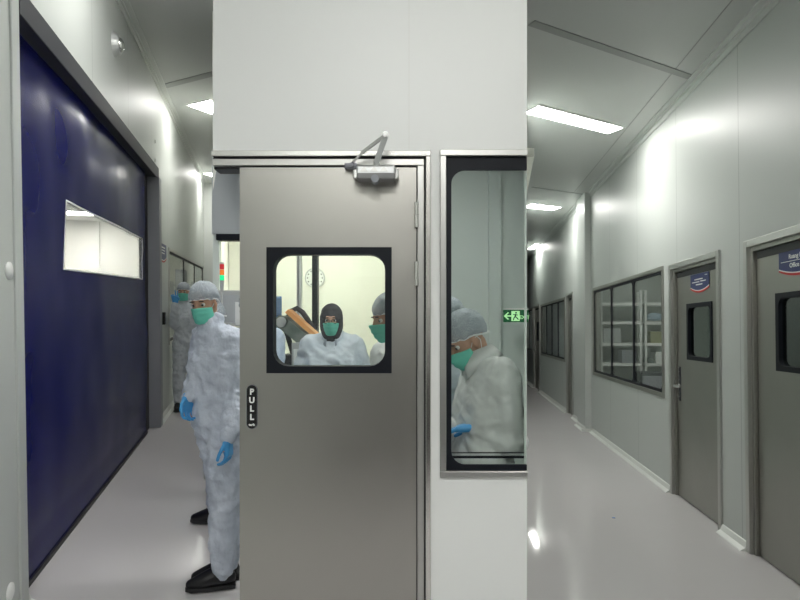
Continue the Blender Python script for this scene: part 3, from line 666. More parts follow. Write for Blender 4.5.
# glazed partition framing
gp = empty('window_6', T((0, Y2, 0))); struct(gp, 'black framed glazing of the partition in the inner room', 'window')
s = MB(); s.box((-1.62, -.025, 2.245), (-.08, .085, 2.30), .004); s.box((-1.62, -.025, .92), (-.08, .085, .97), .004); s.box((-.13, -.025, .97), (-.08, .085, 2.25), .004)
s.build('window_frame', M['gasket'], gp)
MB().box((mx(312.3, Y2), -.025, .97), (mx(317.6, Y2), .085, 2.245), .004).build('mullion', M['gasket'], gp)
MB().box((mx(296.5, Y2), .0, .97), (mx(298.5, Y2), .085, 2.245), .004).build('mullion', M['greybox'], gp)
MB().box((mx(299, Y2), .0, .97), (mx(301, Y2), .085, 2.245), .004).build('mullion', M['white'], gp)
MB().box((-1.6, .04, .97), (-.1, .046, 2.25)).build('pane', M['glass'], gp)

# ------------------------------------------------------------------ things in the inner room
Z0 = .20     # floor level there (the left corridor ramp)
tl = empty('signal_tower', T((mx(222, 4.4), 4.4, 1.50))); tag(tl, 'red, orange and green signal tower on a thin pole above the control box', 'signal light')
q = 4.4
MB().cyl((0, 0, 0), (0, 0, mz(292, q) - 1.5), .007).build('pole', M['alu'], tl)
MB().cyl((0, 0, mz(291, q) - 1.5), (0, 0, mz(280.5, q) - 1.5), .012, .018).build('base', M['greybox'], tl)
for a, b, m in ((280.5, 275, 'led_green'), (275, 269.5, 'led_orange'), (269.5, 264, 'led_red')): MB().cyl((0, 0, mz(a, q) - 1.5 + .002), (0, 0, mz(b, q) - 1.5 - .002), .017, n=18).build('lamp_segment', M[m], tl)
MB().cyl((0, 0, mz(264, q) - 1.5), (0, 0, mz(262.5, q) - 1.5), .018, n=18).build('cap', M['greybox'], tl)
cbx = empty('control_box', T((mx(230, 4.4), 4.4, Z0))); tag(cbx, 'beige control box on a stand with push buttons beside the door gap', 'control box')
MB().box((-.125, -.06, mz(376, q) - Z0), (.14, .09, mz(326, q) - Z0), .006).build('housing', M['beige'], cbx)
MB().box((-.03, -.02, 0), (.03, .05, mz(376, q) - Z0), .003).build('stand', M['greybox'], cbx); MB().box((-.12, -.08, 0), (.12, .12, .02), .003).build('foot', M['greybox'], cbx)
MB().box((-.085, -.063, mz(330.5, q) - Z0), (.0, -.06, mz(328, q) - Z0)).build('label_strip', mat('green_label', (.05, .35, .2), .5), cbx)
for px, py, m in ((230, 333, 'orange'), (230, 338, 'dgrey'), (229.5, 343, 'red'), (218, 335, 'black')):
    MB().cyl((mx(px, q) - mx(230, q), -.06, mz(py, q) - Z0), (mx(px, q) - mx(230, q), -.085, mz(py, q) - Z0), .011, n=14).build('button', M[m], cbx)
MB().box((-.1, -.05, 1.5 - Z0 - .02), (.02, .08, 1.5 - Z0 + .02), .003).build('bracket', M['greybox'], cbx)
ec = empty('electrical_cabinet', T((-1.42, 4.75, Z0))); tag(ec, 'grey electrical cabinet standing against the glazed partition behind the control box', 'cabinet')
MB().box((-.22, -.08, 0), (.2, .14, mz(291, 4.8) - Z0), .008).build('body', M['greybox'], ec); MB().box((-.2, -.092, .1), (.18, -.08, mz(291, 4.8) - Z0 - .04), .003).build('door', M['wall_grey'], ec)
MB().box((.05, -.098, mz(325, 4.65) - Z0), (.16, -.093, mz(302, 4.65) - Z0)).build('notice', M['paper'], ec)
MB().box((.0, -.1, mz(330, 4.65) - Z0), (.17, -.09, mz(326, 4.65) - Z0)).build('edge_tape', M['yellow'], ec)
# conveyor machine behind the door window
cy = 4.45
def cm(px, py, y=0): return Vector((mx(px, cy), y, mz(py, cy)))
cv = empty('conveyor', T((mx(300, cy), cy, 0))); tag(cv, 'grey green inclined conveyor with an orange belt and round end pulley', 'conveyor')
o_ = Vector((mx(300, cy), 0, 0))
s = MB()
s.cyl(cm(284, 322, -.10) - o_, cm(284, 322, .10) - o_, .052, n=28)
def slabbar(s, a, b, t, y0, y1):
    d = (b - a).normalized(); n = Vector((-d.z, 0, d.x)) * t / 2
    P = [a + n, b + n, b - n, a - n]
    lo = [s.bm.verts.new(p + Vector((0, y0, 0))) for p in P]; hi = [s.bm.verts.new(p + Vector((0, y1, 0))) for p in P]
    s.bm.faces.new(lo); s.bm.faces.new(hi[::-1])
    for i in range(4): s.bm.faces.new((lo[i], lo[(i + 1) % 4], hi[(i + 1) % 4], hi[i]))
slabbar(s, cm(284, 322) - o_, cm(325, 356) - o_, .095, -.10, .10)
s.build('frame', M['machine'], cv)
s = MB(); s.cyl(cm(284, 322, -.115) - o_, cm(284, 322, -.10) - o_, .040, n=24); s.cyl(cm(284, 322, -.125) - o_, cm(284, 322, -.11) - o_, .018, n=16); s.build('end_pulley', M['alu'], cv)
s = MB(); slabbar(s, cm(288, 311) - o_, cm(321, 340) - o_, .035, -.06, .13); s.build('belt', M['orange'], cv)
s = MB(); s.tube([cm(a, b, .16) - o_ for a, b in ((284, 318), (287, 311), (293, 308), (299, 312), (304, 319), (312, 332), (320, 345))], .022, 8); s.build('guard', M['dgrey'], cv)
s = MB(); slabbar(s, cm(284, 326, .02) - o_, cm(292, 354, .02) - o_, .035, 0, .04); s.build('return_belt', M['dgrey'], cv)
s = MB(); s.box((-.02, -.05, .1), (.03, 0, 1.32)); s.box((.2, -.05, .1), (.25, 0, 1.25)); s.box((-.2, -.05, .1), (-.15, .0, 1.25)); s.box((-.22, -.1, .08), (.27, .05, .14)); s.build('stand', M['greybox'], cv)
s = MB(); s.box((-.2, -.1, 1.1), (.25, .1, 1.27), .006); s.build('gearbox', M['dgrey'], cv)
MB().tube([cm(a, b, -.1) - o_ for a, b in ((278, 342), (283, 344), (286, 350), (284, 358), (279, 364))], .003, 5).build('cable', M['black'], cv)
o = empty('notice_holder', T((mx(297.5, 4.25), 4.25, Z0 - .15))); tag(o, 'grey notice holder with a paper sheet in front of the conveyor', 'notice holder')
MB().box((-.045, 0, mz(376, 4.25) - .05), (.06, .015, mz(342.5, 4.25) - .05), .004).build('board', M['greybox'], o); MB().box((-.03, -.004, mz(372, 4.25) - .05), (.03, 0, mz(349, 4.25) - .05)).build('paper_sheet', M['paper'], o); MB().box((-.015, .0, 0), (.015, .02, 1.1)).build('pole', M['greybox'], o); MB().box((-.1, -.1, 0), (.1, .1, .015)).build('foot', M['greybox'], o)
bp = empty('storage_rack', T((mx(275, 4.6), 4.6, 0))); tag(bp, 'blue plastic rack at the left edge of the door window', 'rack')
for k in range(5): MB().box((-.06, -.1, .9 + .17 * k), (.03, .1, 1.05 + .17 * k), .008).build('bin', M['bluep'], bp)
MB().box((-.06, .1, .05), (.03, .12, 1.74)).build('back_panel', M['bluep'], bp)
# exit sign
ex = empty('exit_sign', T((mx(516, 4.7), 4.7, mz(316, 4.7))) @ XM); tag(ex, 'green exit sign with arrow and running figure behind the viewing window', 'exit sign')
ew, eh = mx(529, 4.7) - mx(504.3, 4.7), mz(310, 4.7) - mz(322.5, 4.7)
MB().box((-ew / 2, -eh / 2, -.02), (ew / 2, eh / 2, 0), .003).build('panel', M['exit_green'], ex)
MB().box((-ew / 2 - .004, eh / 2, -.022), (ew / 2, eh / 2 + .012, .003)).build('top_rail', M['white'], ex)
s = MB(); ax = -ew * .33
s.prism([(ax - .035, 0), (ax, .032), (ax + .010, .026), (ax - .012, .006), (ax + .028, .006), (ax + .028, -.006), (ax - .012, -.006), (ax + .010, -.026), (ax, -.032)], .0, .003); s.build('arrow', M['exit_light'], ex)
s = MB(); rx = -ew * .02 + .0
s.prism([(rx - .035, -.042), (rx - .035, .042), (rx + .035, .042), (rx + .035, -.042)], 0, .002); s.build('pictogram_field', M['exit_light'], ex)
s = MB(); s.cyl((rx + .004, .027, .002), (rx + .004, .027, .004), .0075, n=12)
for pts, r in (([(rx + .002, .016), (rx - .004, -.006)], .007), ([(rx - .022, .012), (rx - .008, .013), (rx + .002, .014), (rx + .018, .006)], .003), ([(rx - .004, -.006), (rx - .014, -.018), (rx - .018, -.036)], .0045), ([(rx - .003, -.007), (rx + .012, -.016), (rx + .024, -.030)], .0045)):
    s.tube([(x, y, .0025) for x, y in pts], r, 6)
s.build('running_figure', M['exit_green'], ex)
text_mesh('EXIT', .042, M['exit_light'], ex, T((ew * .34, -.012, .001)), bold=.0006)
# horizontal wall rail behind the person in the window
#PEOPLE-BEGIN
# ------------------------------------------------------------------ people
def hull(bm, balls, seg=10):
    t = bmesh.new()
    for p, r in balls:
        bmesh.ops.create_uvsphere(t, u_segments=seg, v_segments=seg // 2 + 1, radius=r, matrix=Matrix.Translation(p))
    bmesh.ops.convex_hull(t, input=t.verts, use_existing_faces=False)
    loose = [v for v in t.verts if not v.link_faces]; bmesh.ops.delete(t, geom=loose, context='VERTS')
    inner = [v for v in t.verts if all(len(e.link_faces) == 0 for e in v.link_edges)]
    if inner: bmesh.ops.delete(t, geom=inner, context='VERTS')
    me = D.meshes.new('t'); t.to_mesh(me); t.free(); bm.from_mesh(me); D.meshes.remove(me)
def ell(bm, c, sc, mtx=None):
    m = (mtx or Matrix()) @ Matrix.Translation(c) @ Matrix.Diagonal((*sc, 1))
    bmesh.ops.create_uvsphere(bm, u_segments=20, v_segments=14, radius=1, matrix=m)
def fuse(name, bm, m, parent, voxel=.01, smooth=3, wrinkle=None):
    bmesh.ops.recalc_face_normals(bm, faces=bm.faces)
    me = D.meshes.new('t'); bm.to_mesh(me); bm.free()
    o = D.objects.new('t', me); COL.objects.link(o)
    r = o.modifiers.new('r', 'REMESH'); r.mode = 'VOXEL'; r.voxel_size = voxel; r.use_smooth_shade = True
    s = o.modifiers.new('s', 'SMOOTH'); s.factor = .5; s.iterations = smooth
    bpy.context.view_layer.update()
    out = D.meshes.new_from_object(o.evaluated_get(bpy.context.evaluated_depsgraph_get()))
    D.objects.remove(o); D.meshes.remove(me)
    if wrinkle:
        amp, seed = wrinkle
        nr = [v.normal.copy() for v in out.vertices]
        for v, n in zip(out.vertices, nr):
            p = v.co; q = Vector((p.x * 9 + p.z * 5, p.y * 9, p.z * 12 - p.x * 6)) + Vector((seed, 0, 0))
            a = 1 - 2 * abs(noise.noise(q)); b = 1 - 2 * abs(noise.noise(q * 2.3 + Vector((5, 5, 5))))
            v.co = p + n * amp * (a * .75 + b * .35 - .12)
    for p in out.polygons: p.use_smooth = True
    out.name = name; out.materials.clear(); out.materials.append(m)
    return link(name, out, parent)
def hand_balls(w, d, nrm, side, curl=.5, k=1., pose='relaxed', sc=1.):
    """hulls of a five-fingered hand; w wrist, d direction, nrm palm normal (fingers curl toward it), side vector toward the thumb"""
    d = Vector(d).normalized(); nrm = Vector(nrm); nrm = (nrm - d * nrm.dot(d)).normalized(); th = nrm.cross(d) * side
    w = Vector(w); H_ = []
    P = lambda a, b, c: w + (d * a + th * b + nrm * c) * sc
    r = .0088 * k * sc
    H_.append([(P(.0, .014, 0), .019 * k * sc), (P(.0, -.014, 0), .019 * k * sc), (P(.078, .032, 0), .0135 * k * sc), (P(.078, -.032, 0), .0125 * k * sc), (P(.03, .03, .008), .015 * k * sc)])
    for i, (b, L) in enumerate(((.033, .070), (.011, .078), (-.012, .072), (-.034, .056))):
        c = curl
        if pose == 'peace': c = .05 if i < 2 else 1.5
        sp = (b * .35) if pose != 'peace' else (.35 if i == 0 else -.10 if i == 1 else 0) * .1
        p0 = P(.080, b, 0); a = c * .45; q = p0; seg = (L * .44, L * .31, L * .25); ang = 0
        for j, sl in enumerate(seg):
            ang += a * (1 if j == 0 else 1.25)
            dirv = d * math.cos(ang) + nrm * math.sin(ang) + th * sp * 3
            q2 = q + dirv.normalized() * sl * sc
            H_.append([(q, r * (1 - .08 * j)), (q2, r * (.92 - .08 * j))]); q = q2
    t0 = P(.022, .030, .006); t1 = P(.052, .055, .018); t2 = P(.078, .062, .030); t3 = P(.100, .060, .038)
    if pose == 'peace': t2 = P(.078, .035, .040); t3 = P(.088, .012, .045)
    for a_, b_, rr_ in ((t0, t1, 1.25), (t1, t2, 1.1), (t2, t3, 1.0)): H_.append([(a_, r * rr_), (b_, r * rr_ * .93)])
    return H_
def person(label, matrix, pose={}, head=(0, 0, 0), outfit='coverall', top='coverall', legs=None, seed=0, scale=1., gloves=(True, True), hands=('relaxed', 'relaxed'),
           hdir=(None, None), hnorm=(None, None), cover='hairnet', glasses=False, collar=False, voxel=.011, neck_skin=True, bulk=1., watch=False, curl=.55, shoes_dir=0, hs=.95, wd=1.):
    root = empty('person', matrix @ Matrix.Scale(scale, 4)); tag(root, label, 'person')
    J = dict(pel=(0, 0, .93), che=(0, .0, 1.20), nb=(0, -.01, 1.42), hc=(0, .02, 1.575),
             shR=(.175, -.005, 1.375), elR=(.235, -.02, 1.10), wrR=(.25, .06, .86), shL=(-.175, -.005, 1.375), elL=(-.235, -.02, 1.10), wrL=(-.25, .06, .86),
             hiR=(.09, 0, .88), knR=(.105, .02, .49), anR=(.11, -.01, .09), hiL=(-.09, 0, .88), knL=(-.105, .02, .49), anL=(-.11, -.01, .09))
    J.update(pose); J = {k: Vector(v) for k, v in J.items()}
    yaw, pit, rol = head
    HM = Matrix.Translation(J['hc']) @ Matrix.Rotation(R(yaw), 4, 'Z') @ Matrix.Rotation(R(pit), 4, 'X') @ Matrix.Rotation(R(rol), 4, 'Y') @ Matrix.Scale(hs, 4)
    f_ = Matrix.Rotation(R(shoes_dir), 3, 'Z')
    # ---- body: one continuous skin surface
    b = bmesh.new(); ax = (J['shR'] - J['shL']).normalized()
    def torso(b, g):
        c = J['che']; p = J['pel']; mid = (c + p) / 2
        hull(b, [(c + ax * .095 * wd, .098 * g), (c - ax * .095 * wd, .098 * g), (J['shR'] - ax * .03, .058 * g), (J['shL'] + ax * .03, .058 * g), (J['nb'] - (J['nb'] - c) * .18, .06 * g)], 12)
        hull(b, [(J['nb'] + Vector((0, 0, -.015)), .055 * g), (J['shR'] - ax * .02, .055 * g), (J['shL'] + ax * .02, .055 * g), (c, .09 * g)], 12)
        hull(b, [(c + ax * .09 * wd, .098 * g), (c - ax * .09 * wd, .098 * g), (mid + ax * .075 * wd, .09 * g), (mid - ax * .075 * wd, .09 * g)], 12)
        hull(b, [(mid + ax * .075 * wd, .09 * g), (mid - ax * .075 * wd, .09 * g), (p + ax * .08 * wd, .10 * g), (p - ax * .08 * wd, .10 * g)], 12)
        hull(b, [(p + ax * .08 * wd, .10 * g), (p - ax * .08 * wd, .10 * g), (J['hiR'], .085 * g), (J['hiL'], .085 * g)], 12)
    torso(b, .84)
    for s_ in 'RL':
        hull(b, [(J['sh' + s_], .043), (J['el' + s_], .034)]); hull(b, [(J['el' + s_], .037), (J['wr' + s_], .025)])
        hull(b, [(J['hi' + s_], .082), (J['kn' + s_], .052)]); hull(b, [(J['kn' + s_], .052), (J['kn' + s_].lerp(J['an' + s_], .35), .052), (J['an' + s_], .034)])
        hull(b, [(J['an' + s_] + f_ @ Vector((0, -.02, -.035)), .03), (J['an' + s_] + f_ @ Vector((0, .13, -.05)), .024), (J['an' + s_], .034)])
    hull(b, [(J['nb'] + Vector((0, 0, -.02)), .06), (HM @ Vector((0, -.035, -.045)), .054)])
    ell(b, (0, -.012, .032), (.073, .093, .086), HM); ell(b, (0, .022, -.03), (.060, .068, .080), HM); ell(b, (0, .058, -.094), (.026, .024, .022), HM)
    hull(b, [(HM @ Vector((.05, .0, -.06)), .022), (HM @ Vector((-.05, .0, -.06)), .022), (HM @ Vector((0, .06, -.09)), .024)])
    hull(b, [(HM @ Vector((0, .086, .018)), .009), (HM @ Vector((0, .108, -.024)), .013)])
    hull(b, [(HM @ Vector((.03, .078, .03)), .010), (HM @ Vector((-.03, .078, .03)), .010)])
    hull(b, [(HM @ Vector((.02, .086, -.055)), .007), (HM @ Vector((-.02, .086, -.055)), .007)])
    for x in (1, -1): ell(b, (x * .076, -.006, -.008), (.010, .019, .031), HM)
    HD = {}
    for i, s_ in enumerate('RL'):
        dv = Vector(hdir[i]) if hdir[i] else (J['wr' + s_] - J['el' + s_]); nv = Vector(hnorm[i]) if hnorm[i] else Vector((-1 if s_ == 'R' else 1, .2, 0))
        sd = 1 if s_ == 'L' else -1
        sd = -1 if s_ == 'R' else 1
        HD[s_] = (J['wr' + s_], dv, nv, sd, curl, hands[i])
        for hb in hand_balls(J['wr' + s_], dv, nv, sd, curl, .85, hands[i]): hull(b, hb, 8)
    fuse('body', b, M['skin'], root, .0075, 3)
    # ---- eyes and brows
    for x in (-1, 1):
        e = MB().ball(HM @ Vector((x * .030, .067, .010)), .0122, n=12).build('eye', M['eyewhite'], root, smooth=True)
        MB().ball(HM @ Vector((x * .030, .0722, .009)), .0088, n=10).build('iris', M['iris'], e, smooth=True)
        MB().tube([HM @ Vector((x * q_, .0895 - abs(q_ - .03) * .35, .034 - abs(q_ - .03) * .1)) for q_ in (.014, .022, .03, .038, .046)], .0032, 6).build('eyebrow', M['hair'], root, smooth=True)
    # ---- hair, cover
    if cover == 'hairnet':
        hb_ = MB(); ell(hb_.bm, (0, -.020, .036), (.078, .092, .088), HM)
        q_ = [v for v in hb_.bm.verts if (HM.inverted() @ v.co).z < .035 - .6 * max(0, -(HM.inverted() @ v.co).y) - .0 + (.02 if (HM.inverted() @ v.co).y > .03 else 0)]
        bmesh.ops.delete(hb_.bm, geom=q_, context='VERTS'); hr = hb_.build('hair', M['hair'], root, smooth=True); solidify(hr, .006)
        hn = MB(); bmesh.ops.create_uvsphere(hn.bm, u_segments=40, v_segments=28, radius=1)
        rm = []
        for v in hn.bm.verts:
            c = v.co.copy(); z = c.z
            v.co = Vector((c.x * .092, -.022 + c.y * .112, .040 + c.z * .108))
            k_ = noise.noise(c * 5 + Vector((seed, 1, 2))) * .006 + .003 * math.sin(math.atan2(c.x, c.y) * 26) * max(0, .6 - abs(z))
            lim = .034 + .55 * min(0, v.co.y) + (.008 if v.co.y > .05 else 0)
            if v.co.z < lim + .02: 
                t_ = max(0, min(1, (lim + .02 - v.co.z) / .03)); v.co.x *= 1 - .10 * t_; v.co.y = -.022 + (v.co.y + .022) * (1 - .10 * t_)
            v.co += c.normalized() * k_
            if v.co.z < lim - .008: rm.append(v)
        bmesh.ops.delete(hn.bm, geom=rm, context='VERTS')
        hn.bm.transform(HM); h_ = hn.build('hairnet', M['hairnet'], root, smooth=True)
        ed = MB(); n_ = 40
        ed.tube([HM @ Vector((.083 * math.sin(2 * PI * k / n_), -.022 + .101 * math.cos(2 * PI * k / n_), .032 + .5 * min(0, -.022 + .101 * math.cos(2 * PI * k / n_)) + (.01 if math.cos(2 * PI * k / n_) > .6 else 0))) for k in range(n_)], .0045, 6, True)
        ed.build('elastic_band', M['loops'], h_, smooth=True)
    else:   # hijab
        hj = bmesh.new(); ell(hj, (0, -.022, .038), (.090, .102, .102), HM)
        for x in (1, -1): hull(hj, [(HM @ Vector((x * .074, .015, .03)), .019), (HM @ Vector((x * .070, .03, -.05)), .022), (HM @ Vector((x * .03, .045, -.115)), .028), (HM @ Vector((x * .05, -.05, 0)), .03), (HM @ Vector((x * .05, -.05, -.08)), .03)])
        hull(hj, [(HM @ Vector((.04, .05, .10)), .012), (HM @ Vector((-.04, .05, .10)), .012), (HM @ Vector((.062, .035, .05)), .014), (HM @ Vector((-.062, .035, .05)), .014), (HM @ Vector((0, .0, .1)), .02)])
        hull(hj, [(HM @ Vector((.03, .03, -.12)), .035), (HM @ Vector((-.03, .03, -.12)), .035), (HM @ Vector((0, -.03, -.06)), .075), (J['nb'] + Vector((0, .01, -.01)), .078)])
        o = fuse('headscarf', hj, M['hijab'], root, .007, 4, (.004, seed))
    # ---- mask
    mk = MB(); na, nt_ = 28, 16; V = []
    for j in range(nt_ + 1):
        t_ = j / nt_; row = []
        for i in range(na + 1):
            a = R(-74 + 148 * i / na); z = -.002 - .112 * t_ * (1 - .22 * abs(math.sin(a)) ** 2) - .016 * abs(math.sin(a)) ** 2
            x = .072 * math.sin(a); y = .0 + .101 * math.cos(a) ** .9 + .030 * math.exp(-(a / .42) ** 2) * (1 - t_) ** .6
            y -= .016 * t_ ** 3 + .010 * (1 - math.cos(a)) * t_
            y += .0025 * math.sin(t_ * PI * 7) * math.cos(a) * (1 if .1 < t_ < .9 else .3)
            row.append(mk.bm.verts.new(HM @ Vector((x, y, z))))
        V.append(row)
    for j in range(nt_):
        for i in range(na): mk.bm.faces.new((V[j][i], V[j][i + 1], V[j + 1][i + 1], V[j + 1][i]))
    mo = solidify(mk.build('face_mask', M['mask'], root, smooth=True), .002)
    for x in (-1, 1):
        MB().tube([HM @ Vector(p) for p in ((x * .069, .026, -.018), (x * .078, .0, .012), (x * .084, -.022, .014), (x * .084, -.03, -.01), (x * .079, -.018, -.045), (x * .066, .024, -.088))], .0016, 6).build('ear_loop', M['loops'], mo, smooth=True)
    if glasses:
        g_ = empty('glasses', Matrix()); g_.parent = root
        for x in (-1, 1):
            MB().tube([HM @ Vector((x * .033 + .024 * math.cos(2 * PI * k / 20), .108 - .004 * abs(math.cos(2 * PI * k / 20)), .006 + .017 * math.sin(2 * PI * k / 20))) for k in range(20)], .0022, 6, True).build('rim', M['blackpl'], g_)
            MB().tube([HM @ Vector((x * .057, .102, .010)), HM @ Vector((x * .080, .04, .012)), HM @ Vector((x * .084, -.01, .008))], .0018, 6).build('temple', M['blackpl'], g_)
        MB().tube([HM @ Vector((-.010, .108, .010)), HM @ Vector((.010, .108, .010))], .002, 6).build('bridge', M['blackpl'], g_)
    # ---- clothes
    def clothes(b, legs_too, hem):
        torso(b, 1.08 * bulk)
        for s_ in 'RL':
            sh, el, wr = J['sh' + s_], J['el' + s_], J['wr' + s_]
            hull(b, [(sh - ax * .02 * (1 if s_ == 'R' else -1), .072 * bulk), (el, .058 * bulk)], 12); hull(b, [(el, .058 * bulk), (el.lerp(wr, .85), .044)], 12); hull(b, [(el.lerp(wr, .8), .044), (el.lerp(wr, .97), .034)], 12)
            if legs_too:
                hull(b, [(J['hi' + s_], .108 * bulk), (J['kn' + s_], .078)], 12); hull(b, [(J['kn' + s_], .078), (J['an' + s_] + Vector((0, 0, .07)), .066)], 12); hull(b, [(J['an' + s_] + Vector((0, 0, .07)), .066), (J['an' + s_] + Vector((0, 0, .0)), .052)], 12)
        if hem:
            p = J['pel']; hull(b, [(p + ax * .085, .105 * bulk), (p - ax * .085, .105 * bulk), (p + ax * .095 + Vector((0, 0, -.14)), .105), (p - ax * .095 + Vector((0, 0, -.14)), .105)], 12)
    b = bmesh.new(); co_ = outfit == 'coverall'
    clothes(b, co_, not co_)
    if not collar:
        hull(b, [(J['nb'] + Vector((0, 0, .02)), .066), (J['nb'] + Vector((0, 0, -.05)), .08)], 12)
    cl_ = fuse('coverall' if co_ else 'jacket', b, M[top], root, voxel, 3, (.019 if co_ else .012, seed * 3.7))
    if not co_:
        b = bmesh.new(); p = J['pel']
        hull(b, [(p + ax * .07, .095), (p - ax * .07, .095), (J['hiR'], .09), (J['hiL'], .09)], 12)
        for s_ in 'RL':
            hull(b, [(J['hi' + s_], .092), (J['kn' + s_], .070)], 12); hull(b, [(J['kn' + s_], .070), (J['an' + s_], .055)], 12)
        fuse('trousers', b, M[legs or 'trousers'], root, voxel, 3, (.006, seed * 2.1))
    if collar:
        s = MB(); nn = 26; ring0 = []; ring1 = []; ring2 = []
        up_ = (HM @ Vector((0, -.03, -.03)) - J['nb']).normalized(); fw = Vector((0, 1, 0)); fw = (fw - up_ * fw.dot(up_)).normalized(); rt = fw.cross(up_)
        for k in range(nn + 1):
            a = R(18 + 324 * k / nn); d_ = rt * math.sin(a) + fw * math.cos(a); pt = 1 + .12 * max(0, math.cos(a)) ** 3
            ring0.append(s.bm.verts.new(J['nb'] + d_ * .070 + up_ * .0)); ring1.append(s.bm.verts.new(J['nb'] + d_ * .076 + up_ * .052)); ring2.append(s.bm.verts.new(J['nb'] + d_ * (.092 * pt + .010) + up_ * (-.010 - .05 * max(0, math.cos(a)) ** 2)))
        for k in range(nn):
            s.bm.faces.new((ring0[k], ring0[k + 1], ring1[k + 1], ring1[k])); s.bm.faces.new((ring1[k], ring1[k + 1], ring2[k + 1], ring2[k]))
        solidify(s.build('collar', M[top], cl_, smooth=True), .004)
    for s_ in 'RL':
        el, wr = J['el' + s_], J['wr' + s_]; d_ = (wr - el).normalized()
        s = MB(); s.cyl(wr - d_ * .06, wr - d_ * .002, .040, .035, n=20); s.build('cuff', M['cuff'], cl_, smooth=True)
        i = 0 if s_ == 'R' else 1
        if gloves[i]:
            b = bmesh.new(); w_, dv, nv, sd, cu_, ho = HD[s_]
            for hb in hand_balls(w_, dv, nv, sd, cu_, 1.08, ho): hull(b, hb, 8)
            hull(b, [(w_ - d_ * .02, .029), (w_ + d_ * .01, .027)])
            fuse('glove', b, M['glove'], root, .004, 2)
        a_ = J['an' + s_]; b = bmesh.new()
        hull(b, [(a_ + f_ @ Vector((0, -.035, -.038)), .040), (a_ + f_ @ Vector((.006, .10, -.046)), .040), (a_ + f_ @ Vector((-.006, .10, -.046)), .040), (a_ + f_ @ Vector((0, .165, -.056)), .028), (a_ + Vector((0, -.01, .0)), .046)], 12)
        sh_ = fuse('shoe', b, M['shoe'], root, .007, 2)
        s = MB(); s.prism([(q.x, q.y) for q in [a_ + f_ @ Vector((x, y, 0)) for x, y in ((.04, -.07), (.046, .06), (.036, .16), (.012, .192), (-.012, .192), (-.036, .16), (-.046, .06), (-.04, -.07))]], a_.z - .088, a_.z - .066)
        s.build('sole', M['sole'], sh_)
    if not co_:
        fr_ = MB(); c0 = J['che'].lerp(J['nb'], .55); c1 = J['pel'];
        for k in range(5): 
            q_ = c0.lerp(c1, k / 4.5); fr_.cyl(q_ + Vector((0, .100 * bulk, 0)), q_ + Vector((0, .118 * bulk, 0)), .007, n=8)
    if watch:
        el, wr = J['elL'], J['wrL']; d_ = (wr - el).normalized(); wt = empty('wristwatch', Matrix()); wt.parent = root
        MB().cyl(wr - d_ * .012, wr + d_ * .010, .033, n=20).build('strap', M['blackpl'], wt)
        n_ = Vector(hnorm[1]).normalized() if hnorm[1] else Vector((0, -1, 0))
        MB().cyl(wr - n_ * .030, wr - n_ * .042, .017, n=18).build('dial', M['chrome'], wt)
    return root
def Lfloor(X, Y): return T((X, Y, on_plane(FL, 0, X, Y)))
def yawm(d): return Matrix.Rotation(R(d), 4, 'Z')
# facing the camera = yaw 180
A_Y = 3.0
person('masked person in crumpled white coverall and hairnet standing nearest in the open doorway',
       Lfloor((216 - 400) / 560 * A_Y, A_Y) @ yawm(165), seed=1, scale=.955, head=(8, -14, 4), curl=.9, hs=.86, bulk=.98, wd=.62,
       pose=dict(hc=(.045, .05, 1.565), nb=(.018, .01, 1.435), che=(.0, 0, 1.2), shR=(.098, -.01, 1.375), elR=(.118, -.03, 1.20), wrR=(.105, .10, 1.06), shL=(-.105, -.005, 1.365), elL=(-.150, .0, 1.11), wrL=(-.172, .15, .85),
                 pel=(-.025, 0, .93), hiL=(-.065, 0, .88), hiR=(.0, 0, .88), knL=(-.075, .03, .49), anL=(-.060, .03, .09), knR=(-.045, -.03, .50), anR=(-.030, -.06, .09)), shoes_dir=-60, hdir=((.02, .25, -1), (-.1, .1, -1)))
C_Y = 4.0
person('person in white coverall hidden behind the nearest masked person, black shoes pointing left',
       Lfloor((227 - 400) / 560 * C_Y, C_Y) @ yawm(90), seed=2, scale=.92, voxel=.013, bulk=.85, hs=.9, head=(0, -20, 0),
       pose=dict(pel=(0, .02, .90), che=(0, .06, 1.16), nb=(0, .10, 1.38), hc=(0, .12, 1.50), shR=(.13, .08, 1.32), shL=(-.13, .08, 1.32), elR=(.14, .06, 1.06), elL=(-.14, .06, 1.06), wrR=(.10, .14, .88), wrL=(-.10, .14, .88),
                 hiR=(.09, .0, .87), hiL=(-.09, 0, .87), anR=(.27, -.02, .09), knR=(.18, .0, .48), anL=(-.24, .0, .09), knL=(-.16, .02, .48)))
D_Y = 7.45
person('masked person in grey white coverall making a two finger sign in the left corridor',
       Lfloor((188.5 - 400) / 560 * D_Y, D_Y) @ yawm(190), seed=3, scale=1.0, voxel=.012, top='coverall_grey', head=(0, -4, 0), hands=('peace', 'relaxed'), hdir=((0.05, .1, 1), None), hnorm=((0, 1, 0), None),
       pose=dict(hc=(.06, .02, 1.56), nb=(.03, -.01, 1.42), shR=(.14, 0, 1.36), elR=(.155, .12, 1.14), wrR=(.12, .22, 1.42), elL=(-.2, .0, 1.1), wrL=(-.19, .10, .86), anR=(.12, .0, .09), knR=(.11, .02, .49), anL=(-.10, .06, .09)))
E_Y = 3.62
person('person in pale blue jacket and navy trousers half hidden behind the steel door leaf',
       Lfloor((257 - 400) / 560 * E_Y, E_Y) @ yawm(160), seed=4, scale=.95, outfit='jacket', top='jacket_blue', legs='trousers', voxel=.012,
       pose=dict(che=(0, .05, 1.16), nb=(0, .03, 1.38), hc=(-.01, .06, 1.52), shR=(.17, .03, 1.33), shL=(-.17, .03, 1.33), elL=(-.22, .12, 1.04), wrL=(-.16, .30, .95), elR=(.17, .10, 1.04), wrR=(.10, .26, .98), knR=(.12, .0, .49), anR=(.13, -.02, .09)), head=(0, -25, 0))
